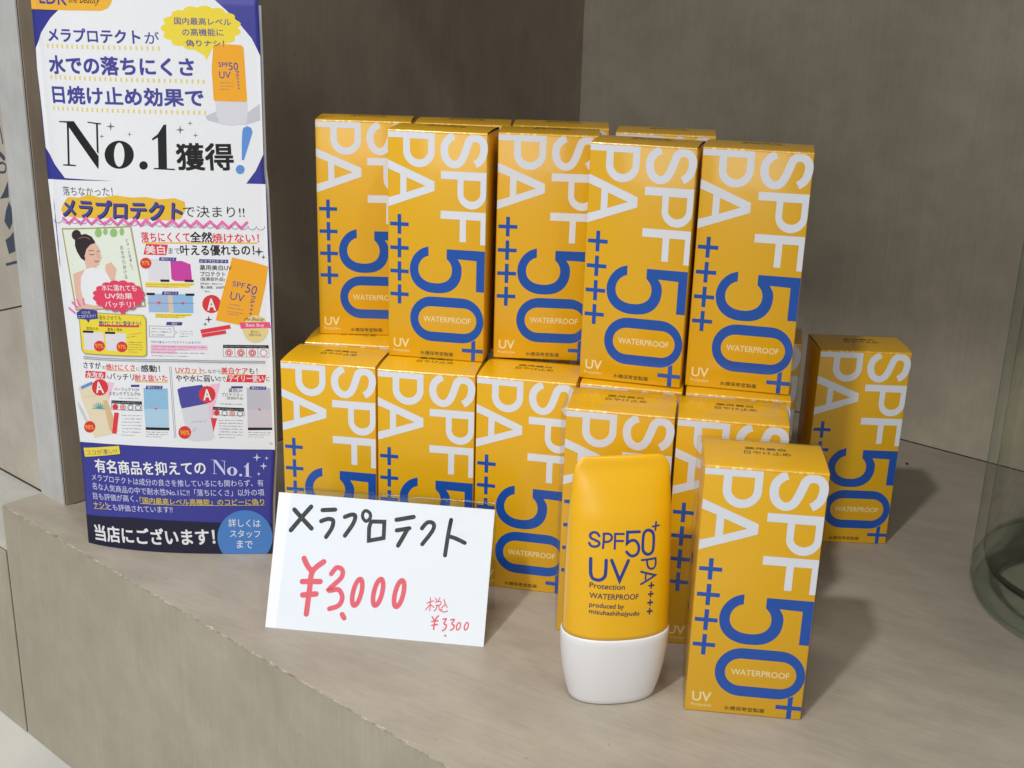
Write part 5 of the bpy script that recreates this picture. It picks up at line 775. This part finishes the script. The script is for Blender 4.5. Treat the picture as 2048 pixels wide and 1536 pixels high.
BOX = [
 ('F', 79.9, 445.6, LZ, -6.5, 'yellow and blue box standing alone in front, right of the squeeze tube', 'yellow sunscreen boxes'),
 ('T1', -106.4, 620.6, UZ, 1.0, 'leftmost box of the upper layer, set back and half hidden on its right', 0),
 ('T2', -64.6, 584.0, UZ, -9.1, 'second upper front box from the left, overlapping the leftmost one', 0),
 ('T3', -10.3, 585.4, UZ, -2.9, 'middle box of the upper layer front row, its right edge covered', 0),
 ('T4', 33.3, 555.7, UZ, -14.9, 'second upper box from the right, jutting forward with a dark gap beside it', 0),
 ('T5', 84.8, 548.0, UZ, -12.7, 'rightmost box of the upper layer, its right side against the bare back panel', 0),
 ('T6', -54.6, 619.6, UZ, -1.5, 'upper box showing only a strip of lid behind the second front box', 0),
 ('T7', -3.6, 619.6, UZ, -3.0, 'upper box showing only a strip of lid behind the middle front box', 0),
 ('T8', 48.4, 600.5, UZ, -8.0, 'upper box showing only a strip of lid behind the second from the right', 0),
 ('L1', -118.6, 571.2, LZ, -8.2, 'leftmost box of the lower layer, bottom hidden by the price card', 0),
 ('L2', -67.9, 562.0, LZ, -7.9, 'second box from the left in the lower layer, bottom hidden by the price card', 0),
 ('L3', -17.6, 556.0, LZ, -10.5, 'third lower box, its bottom corner showing right of the price card', 0),
 ('L4', 25.3, 510.8, LZ, -9.7, 'lower box standing directly behind the squeeze tube', 0),
 ('L5', 75.8, 502.6, LZ, -8.8, 'film wrapped lower box right behind the lone front box', 0),
 ('B1', -112.4, 606.5, LZ, -5.0, 'lower box behind the leftmost one, only its lid strip visible', 0),
 ('B2', -60.0, 606.0, LZ, -3.0, 'lower box hidden behind the second from the left', 0),
 ('B3', -8.0, 604.0, LZ, -4.0, 'lower box hidden behind the third from the left', 0),
 ('B4', 33.4, 548.5, LZ, -11.0, 'lower box just behind the tube box, a sliver of lid visible', 0),
 ('B5', 84.2, 538.6, LZ, -9.2, 'lower box behind the film wrapped one under the rightmost upper box', 0),
 ('B6', 46.5, 604.0, LZ, -6.0, 'lower box hidden deep behind the middle of the stack', 0),
 ('W', 112.4, 641.9, LZ, -12.8, 'film wrapped box in the dark gap between the stack and the far right box', 0),
 ('R', 169.2, 620.6, LZ, -1.3, 'shaded box standing apart at the rear, nearest the glass jar', 'yellow sunscreen boxes'),
]
proto = make_carton(); POS = {}
for i, (key, x, y, z, a, lab, grp) in enumerate(BOX):
    o = proto if i == 0 else copy_tree(proto)
    o.location = V(x, y, z); o.rotation_euler = (0, 0, math.radians(a)); POS[key] = o
    if z > 0: o.scale = (1, 1, 1+((i*37) % 11-5)*.0003)
    tag(o, lab, 'box', grp or (GRP_U if z > 0 else GRP_L))
# thin clear film round some boxes
fm = bpy.data.materials.new('clear_film'); fm.use_nodes = True; n = fm.node_tree.nodes; l = fm.node_tree.links; n.clear()
out = N(n, 'ShaderNodeOutputMaterial'); mx = N(n, 'ShaderNodeMixShader'); tr = N(n, 'ShaderNodeBsdfTransparent'); gl = N(n, 'ShaderNodeBsdfGlossy'); gl.inputs['Roughness'].default_value = .12
lw = N(n, 'ShaderNodeLayerWeight'); pw = N(n, 'ShaderNodeMath', operation='POWER'); pw.inputs[1].default_value = 4.5; l.new(lw.outputs['Facing'], pw.inputs[0]); ma = N(n, 'ShaderNodeMath', operation='MULTIPLY_ADD'); ma.inputs[1].default_value = .25; ma.inputs[2].default_value = .02; l.new(pw.outputs[0], ma.inputs[0]); l.new(ma.outputs[0], mx.inputs[0]); l.new(tr.outputs[0], mx.inputs[1]); l.new(gl.outputs[0], mx.inputs[2]); l.new(mx.outputs[0], out.inputs[0])
tr.inputs[0].default_value = (.985, .985, .985, 1)
nz = noise(n, l, (1, 1, .5), (0,0,0), 60, 4, .6); bp = N(n, 'ShaderNodeBump'); bp.inputs['Strength'].default_value = .5; bp.inputs['Distance'].default_value = .003; l.new(nz.outputs[0], bp.inputs['Height']); l.new(bp.outputs[0], gl.inputs['Normal'])
def film_mesh():
    bm = bmesh.new(); R = random.Random(8)
    box(bm, -.7, -.6, .3, BW+.7, BD+.7, BH+1.0, 1.0, 2)
    for v in bm.verts:
        if v.co.x < 0 and v.co.z > .06: v.co.x -= .0016
        v.co.x += R.uniform(-1, 1)*1e-4; v.co.y += R.uniform(-1, 1)*1e-4
    return bm
fmesh = None
for k in ('F', 'L5', 'L4', 'W'):
    if fmesh is None: o = obj('film_wrap', film_mesh(), fm, POS[k], smooth=True); fmesh = o.data
    else: o = bpy.data.objects.new('film_wrap', fmesh); C.objects.link(o); o.parent = POS[k]
    if k in ('L4', 'L5'): o.scale = (1, 1, .9948)
# ------------------------------------------------------------------ squeeze tube
TC = (48.5, 459.0, 0); TYAW = math.radians(10.5)
tube = empty('squeeze_tube', TC, TYAW); tag(tube, 'yellow squeeze tube standing upside down on its white cap', 'tube')
SEC = [(33.5,23.8,14.0),(50,23.6,13.4),(70,23.2,11.6),(88,22.6,8.6),(100,21.6,5.0),(107,21.0,2.2),(111.5,20.4,.7)]
def tsec(z):
    if z <= SEC[0][0]: return SEC[0][1], SEC[0][2], 0
    for a, b in zip(SEC, SEC[1:]):
        if z <= b[0]: t = (z-a[0])/(b[0]-a[0]); return a[1]+(b[1]-a[1])*t, a[2]+(b[2]-a[2])*t, 4*(z-33.5)/78
    return SEC[-1][1], SEC[-1][2], 4
def ring(bm, z, hw, hd, lean, n=72, e=2.2, corner=0):
    vs = []
    for i in range(n):
        a = 2*math.pi*i/n; c, s = math.cos(a), math.sin(a)
        vs.append(bm.verts.new(V(hw*math.copysign(abs(c)**(2/e), c), lean+hd*math.copysign(abs(s)**(2/e), s), z)))
    return vs
def loft(bm, rings, cap0=True, cap1=True):
    for a, b in zip(rings, rings[1:]):
        n = len(a)
        for i in range(n): bm.faces.new((a[i], a[(i+1) % n], b[(i+1) % n], b[i]))
    if cap0: bm.faces.new(rings[0][::-1])
    if cap1: bm.faces.new(rings[-1])
tb, n, l, b = base('tube_plastic', .33)
b.inputs['Base Color'].default_value = lin((236,180,10)); b.inputs['Subsurface Weight'].default_value = .12; b.inputs['Subsurface Radius'].default_value = (.004,.002,.0005); b.inputs['Subsurface Scale'].default_value = 1.0
b.inputs['Coat Weight'].default_value = .5; b.inputs['Coat Roughness'].default_value = .2
nz = noise(n, l, (1,1,1), (0,0,0), 1400, 3, .6); bp = N(n, 'ShaderNodeBump'); bp.inputs['Strength'].default_value = .06; bp.inputs['Distance'].default_value = .0003; l.new(nz.outputs[0], bp.inputs['Height']); l.new(bp.outputs[0], b.inputs['Normal'])
cp, n, l, b = base('cap_plastic', .3); b.inputs['Base Color'].default_value = lin((232,231,232)); b.inputs['Subsurface Weight'].default_value = .15; b.inputs['Subsurface Radius'].default_value = (.004,.003,.002); b.inputs['Subsurface Scale'].default_value = 1.0
bm = bmesh.new(); zs = [33.6+i*(111.5-33.6)/46 for i in range(47)]; rings = []
for z in zs:
    hw, hd, ln = tsec(z); k = 0
    # smooth the depth profile a little, round the upper corners
    hw2 = hw-(2.6*max(0, (z-105.5)/6)**2.4); hd2 = sum(tsec(z+q)[1] for q in (-2, 0, 2) if 33.5 <= z+q <= 111.5)/sum(1 for q in (-2, 0, 2) if 33.5 <= z+q <= 111.5)
    rings.append(ring(bm, z, hw2, hd2, ln))
hw, hd, ln = tsec(111.5); rings.append(ring(bm, 112.1, hw-4.2, hd*.6, ln))
loft(bm, rings); obj('tube_body', bm, tb, tube, smooth=True)
bm = bmesh.new(); CS = [(0.02,18.4,10.4),(.3,19.2,11.1),(.9,19.7,11.6),(3,20.2,12),(8,21.6,12.9),(16,23.1,13.8),(24,24,14.3),(30,24.3,14.5),(32.6,24.3,14.5),(33.3,24.1,14.3),(33.55,23.9,14.1)]
loft(bm, [ring(bm, z, a, d, 0) for z, a, d in CS]); obj('cap', bm, cp, tube, smooth=True)
def tsurf(s, z, o):
    hw, hd, ln = tsec(z); hd = sum(tsec(z+q)[1] for q in (-2, 0, 2))/3
    return (s, -(hd*max(0, 1-abs(s/hw)**2.2)**(1/2.2)-ln)-o, z)
build_print(TUBE, tsurf, tube, slice_x=1.0, slice_z=3.0, step=.02, base_off=.07)
# ------------------------------------------------------------------ price card
q = (-111.365, 504.101, -0.115, 102.289, 69.716, 0.481)
card = empty('price_card', (q[0], q[1], 0), q[2]); tag(card, 'handwritten price card in a clear leaning holder', 'price card')
sl, cl = math.sin(q[5]), math.cos(q[5]); CWD, CHT = q[3], q[4]
def csurf(a, b, o): return (a, b*sl-o*cl, b*cl+o*sl)
pap, n, l, b = base('card_paper', .6); b.inputs['Base Color'].default_value = lin((232,235,240))
nz = noise(n, l, (1,1,1), (0,0,0), 30, 3, .5); bp = N(n, 'ShaderNodeBump'); bp.inputs['Strength'].default_value = .15; bp.inputs['Distance'].default_value = .003; l.new(nz.outputs[0], bp.inputs['Height']); l.new(bp.outputs[0], b.inputs['Normal'])
bm = bmesh.new()
for (poly) in [[(-5.5, .2), (CWD-.2, .1), (CWD-.3, CHT-4.1), (-6.3, CHT-3.6)]]:
    f = [bm.verts.new(V(*csurf(a, b2, -.5))) for a, b2 in poly]; g = [bm.verts.new(V(*csurf(a, b2, -.8))) for a, b2 in poly]
    bm.faces.new(f); bm.faces.new(g[::-1])
    for i in range(4): bm.faces.new((f[i], g[i], g[(i+1) % 4], f[(i+1) % 4]))
obj('paper', bm, pap, card)
build_print(CARD, csurf, card, step=.015, base_off=-.46)
acr, n, l, b = base('clear_acrylic', .06); b.inputs['Transmission Weight'].default_value = 1; b.inputs['IOR'].default_value = 1.3; b.inputs['Base Color'].default_value = (.98,.99,.99,1)
acr = bpy.data.materials.new('clear_sheet'); acr.use_nodes = True; n = acr.node_tree.nodes; l = acr.node_tree.links; n.clear()
out = N(n, 'ShaderNodeOutputMaterial'); mx = N(n, 'ShaderNodeMixShader'); tr = N(n, 'ShaderNodeBsdfTransparent'); gl = N(n, 'ShaderNodeBsdfGlossy'); gl.inputs['Roughness'].default_value = .08; tr.inputs[0].default_value = (.93,.95,.96,1)
lw = N(n, 'ShaderNodeLayerWeight'); pw = N(n, 'ShaderNodeMath', operation='POWER'); pw.inputs[1].default_value = 4.5; l.new(lw.outputs['Facing'], pw.inputs[0]); ma = N(n, 'ShaderNodeMath', operation='MULTIPLY_ADD'); ma.inputs[1].default_value = .5; ma.inputs[2].default_value = .012; l.new(pw.outputs[0], ma.inputs[0]); l.new(ma.outputs[0], mx.inputs[0]); l.new(tr.outputs[0], mx.inputs[1]); l.new(gl.outputs[0], mx.inputs[2]); l.new(mx.outputs[0], out.inputs[0])
nz = noise(n, l, (1, 1, 1), (0,0,0), 25, 3, .5); bp = N(n, 'ShaderNodeBump'); bp.inputs['Strength'].default_value = .3; bp.inputs['Distance'].default_value = .003; l.new(nz.outputs[0], bp.inputs['Height']); l.new(bp.outputs[0], gl.inputs['Normal'])
bm = bmesh.new()
prof = [csurf(0, 0, -.35)[1:], csurf(0, CHT-1.2, -.35)[1:]]
top = csurf(0, CHT-1.2, -.35)
pf = [(csurf(0, 0.2, -.3)[1], csurf(0, .2, -.3)[2])]+[(csurf(0, CHT-1.5, -.3)[1], csurf(0, CHT-1.5, -.3)[2])]
yt, zt = pf[-1]
for i in range(1, 8):
    a = math.pi*.82*i/7; pf.append((yt+1.3*(1-math.cos(a))*cl+.9*math.sin(a)*sl, zt+1.3*math.sin(a)*cl*.9-1.3*(1-math.cos(a))*sl*.3))
pf.append((pf[-1][0]+3, .4))
pv = [(y, z) for y, z in pf]; th = .35
vsA = [[bm.verts.new(V(x, y, z)) for x in (0, CWD)] for y, z in pv]
for a, b2 in zip(vsA, vsA[1:]): bm.faces.new((a[0], a[1], b2[1], b2[0]))
hold = obj('clear_holder', bm, acr, card, smooth=False)
sm = hold.modifiers.new('s', 'SOLIDIFY'); sm.thickness = .0005
# ------------------------------------------------------------------ leaflet
FA = (-235., 592.2, 0); FANG = math.atan2(584-592.2, -127.3+235); FW = math.hypot(107.7, 8.2)
LE = [(0,2.0),(61,2.7),(149,-.7),(203,-2.1),(264,-2.4),(297,-2.0)]; RE = [(0,106.2),(32,107.3),(61.5,109.7),(155,110.6),(204,110.1),(206,109.3),(267,109.7),(297,109.4)]
def interp(t, z):
    if z <= t[0][0]: return t[0][1]
    for a, b in zip(t, t[1:]):
        if z <= b[0]: return a[1]+(b[1]-a[1])*(z-a[0])/(b[0]-a[0])
    return t[-1][1]
def bulge(s): t = min(max(s/FW, 0), 1); return 7*math.sin(math.pi*t**.75)
def fsurf(s, z, o): return (s, -bulge(s)-o, z)
fly = empty('leaflet', FA, FANG); tag(fly, 'tall purple and white Japanese leaflet leaning beside the side board', 'leaflet')
def sheet(bm, off, shrink=0, x_shift=0, z1=297):
    rows = []
    for j in range(31):
        z = .15+(z1-.15)*j/30; a, b = interp(LE, z)+shrink+x_shift, interp(RE, z)-shrink+x_shift
        rows.append([bm.verts.new(V(*fsurf(a+(b-a)*i/48, z, off))) for i in range(49)])
    for j in range(30):
        for i in range(48): bm.faces.new((rows[j][i], rows[j][i+1], rows[j+1][i+1], rows[j+1][i]))
purple, n, l, b = base('leaflet_purple', .38); b.inputs['Base Color'].default_value = lin((56,58,148))
bm = bmesh.new(); sheet(bm, -.25); sh = obj('sheet', bm, purple, fly, smooth=True); md = sh.modifiers.new('s', 'SOLIDIFY'); md.thickness = .0003
card_w = ink('backing_card', (214,216,222), .6)
bm = bmesh.new(); sheet(bm, -3.2, 2.0, 2.6, 288); sh = obj('backing', bm, card_w, fly, smooth=True); md = sh.modifiers.new('s', 'SOLIDIFY'); md.thickness = .001
bm = bmesh.new(); pts = [(56, -1.5, 230), (56, 45, .3), (56, 2, .3)]
for x in (53, 58): pass
prop = [[bm.verts.new(V(x, y, z)) for (_, y, z) in [(0, -2.5, 230), (0, 48, .3), (0, -2.5, 60)]] for x in (54, 55)]
bm.faces.new(prop[0]); bm.faces.new(prop[1][::-1])
for i in range(3): bm.faces.new((prop[0][i], prop[0][(i+1) % 3], prop[1][(i+1) % 3], prop[1][i]))
obj('easel_back', bm, card_w, fly)
def fclamp(s, z): z = min(max(z, .2), 296.9); return min(max(s, interp(LE, z)+.02), interp(RE, z)-.02), z
build_print(FLYER, fsurf, fly, slice_x=3.0, clamp=fclamp, step=.022, base_off=.02)
# ------------------------------------------------------------------ glass jar
gm = bpy.data.materials.new('green_glass'); gm.use_nodes = True; n = gm.node_tree.nodes; l = gm.node_tree.links; n.clear()
out = N(n, 'ShaderNodeOutputMaterial'); mx = N(n, 'ShaderNodeMixShader'); tr = N(n, 'ShaderNodeBsdfTransparent'); gl = N(n, 'ShaderNodeBsdfGlossy'); gl.inputs['Roughness'].default_value = .05
lw = N(n, 'ShaderNodeLayerWeight'); rp = N(n, 'ShaderNodeValToRGB'); e0, e1 = rp.color_ramp.elements; e0.position = .55; e0.color = (.97,.985,.975,1); e1.position = .97; e1.color = (.62,.74,.67,1)
md_ = rp.color_ramp.elements.new(.86); md_.color = (.90,.95,.92,1); l.new(lw.outputs['Facing'], rp.inputs[0]); l.new(rp.outputs[0], tr.inputs[0])
pw = N(n, 'ShaderNodeMath', operation='POWER'); pw.inputs[1].default_value = 4.5; l.new(lw.outputs['Facing'], pw.inputs[0]); ma = N(n, 'ShaderNodeMath', operation='MULTIPLY_ADD'); ma.inputs[1].default_value = .35; ma.inputs[2].default_value = .04; l.new(pw.outputs[0], ma.inputs[0]); l.new(ma.outputs[0], mx.inputs[0])
l.new(tr.outputs[0], mx.inputs[1]); l.new(gl.outputs[0], mx.inputs[2]); l.new(mx.outputs[0], out.inputs[0])
nz = noise(n, l, (1, 1, 1), (0,0,0), 22, 2, .5); bp = N(n, 'ShaderNodeBump'); bp.inputs['Strength'].default_value = .35; bp.inputs['Distance'].default_value = .004; l.new(nz.outputs[0], bp.inputs['Height']); l.new(bp.outputs[0], gl.inputs['Normal']); l.new(bp.outputs[0], lw.inputs['Normal'])
jar = empty('glass_jar', (316, 545, 0)); tag(jar, 'thick clear greenish glass jar cut off by the right edge', 'jar')
bm = bmesh.new(); RJ = 72
pr = [(0, 2.0), (RJ-24, 1.6), (RJ-14, .1), (RJ-8, .6), (RJ-2.5, 3.5), (RJ-.3, 9), (RJ, 16), (RJ, 120), (RJ, 252), (RJ+1.5, 257), (RJ+1, 260), (RJ-3, 260), (RJ-5, 256), (RJ-5, 120), (RJ-5, 26), (RJ-7, 19), (RJ-14, 14.5), (RJ-28, 13), (0, 15)]
rings = []
for r, z in pr:
    if r == 0: rings.append([bm.verts.new(V(0, 0, z))]); continue
    rings.append([bm.verts.new(V(r*math.cos(2*math.pi*i/96), r*math.sin(2*math.pi*i/96), z+(.4*math.sin(4*math.pi*i/96) if 4 < z < 250 else 0))) for i in range(96)])
for a, b2 in zip(rings, rings[1:]):
    for i in range(96):
        j = (i+1) % 96
        if len(a) == 1: bm.faces.new((a[0], b2[j], b2[i]))
        elif len(b2) == 1: bm.faces.new((a[i], a[j], b2[0]))
        else: bm.faces.new((a[i], a[j], b2[j], b2[i]))
obj('glass_body', bm, gm, jar, smooth=True)
gb = gm.copy(); gb.name = 'green_glass_base'; _rp = [x for x in gb.node_tree.nodes if x.type == 'VALTORGB'][0]
for _e, _c in zip(_rp.color_ramp.elements, ((.93,.97,.95,1), (.84,.93,.88,1), (.50,.68,.58,1))): _e.color = _c
bm = bmesh.new(); rings = []
for r, z in ((RJ-13.5, 14), (RJ-13, 2), (RJ-9, 1.2), (RJ-3, 4.2), (RJ-.9, 10), (RJ-.7, 17), (RJ-4.6, 25), (RJ-7.4, 18.6), (RJ-13.5, 14)):
    rings.append([bm.verts.new(V(r*math.cos(2*math.pi*i/96), r*math.sin(2*math.pi*i/96), z)) for i in range(96)])
loft(bm, rings, False, False); bmesh.ops.remove_doubles(bm, verts=bm.verts, dist=1e-6); obj('base_rim', bm, gb, jar, smooth=True)
# crumbs on the shelf
R = random.Random(2); cm = ink('crumb', (40,30,24), .9)
bm = bmesh.new(); bmesh.ops.create_icosphere(bm, subdivisions=1, radius=.0011)
for v in bm.verts: v.co *= R.uniform(.6, 1.2)
o = obj('crumb', bm, cm); o.location = V(271, 746, .6); tag(o, 'tiny dark crumb on the shelf behind the far right box', 'crumb')
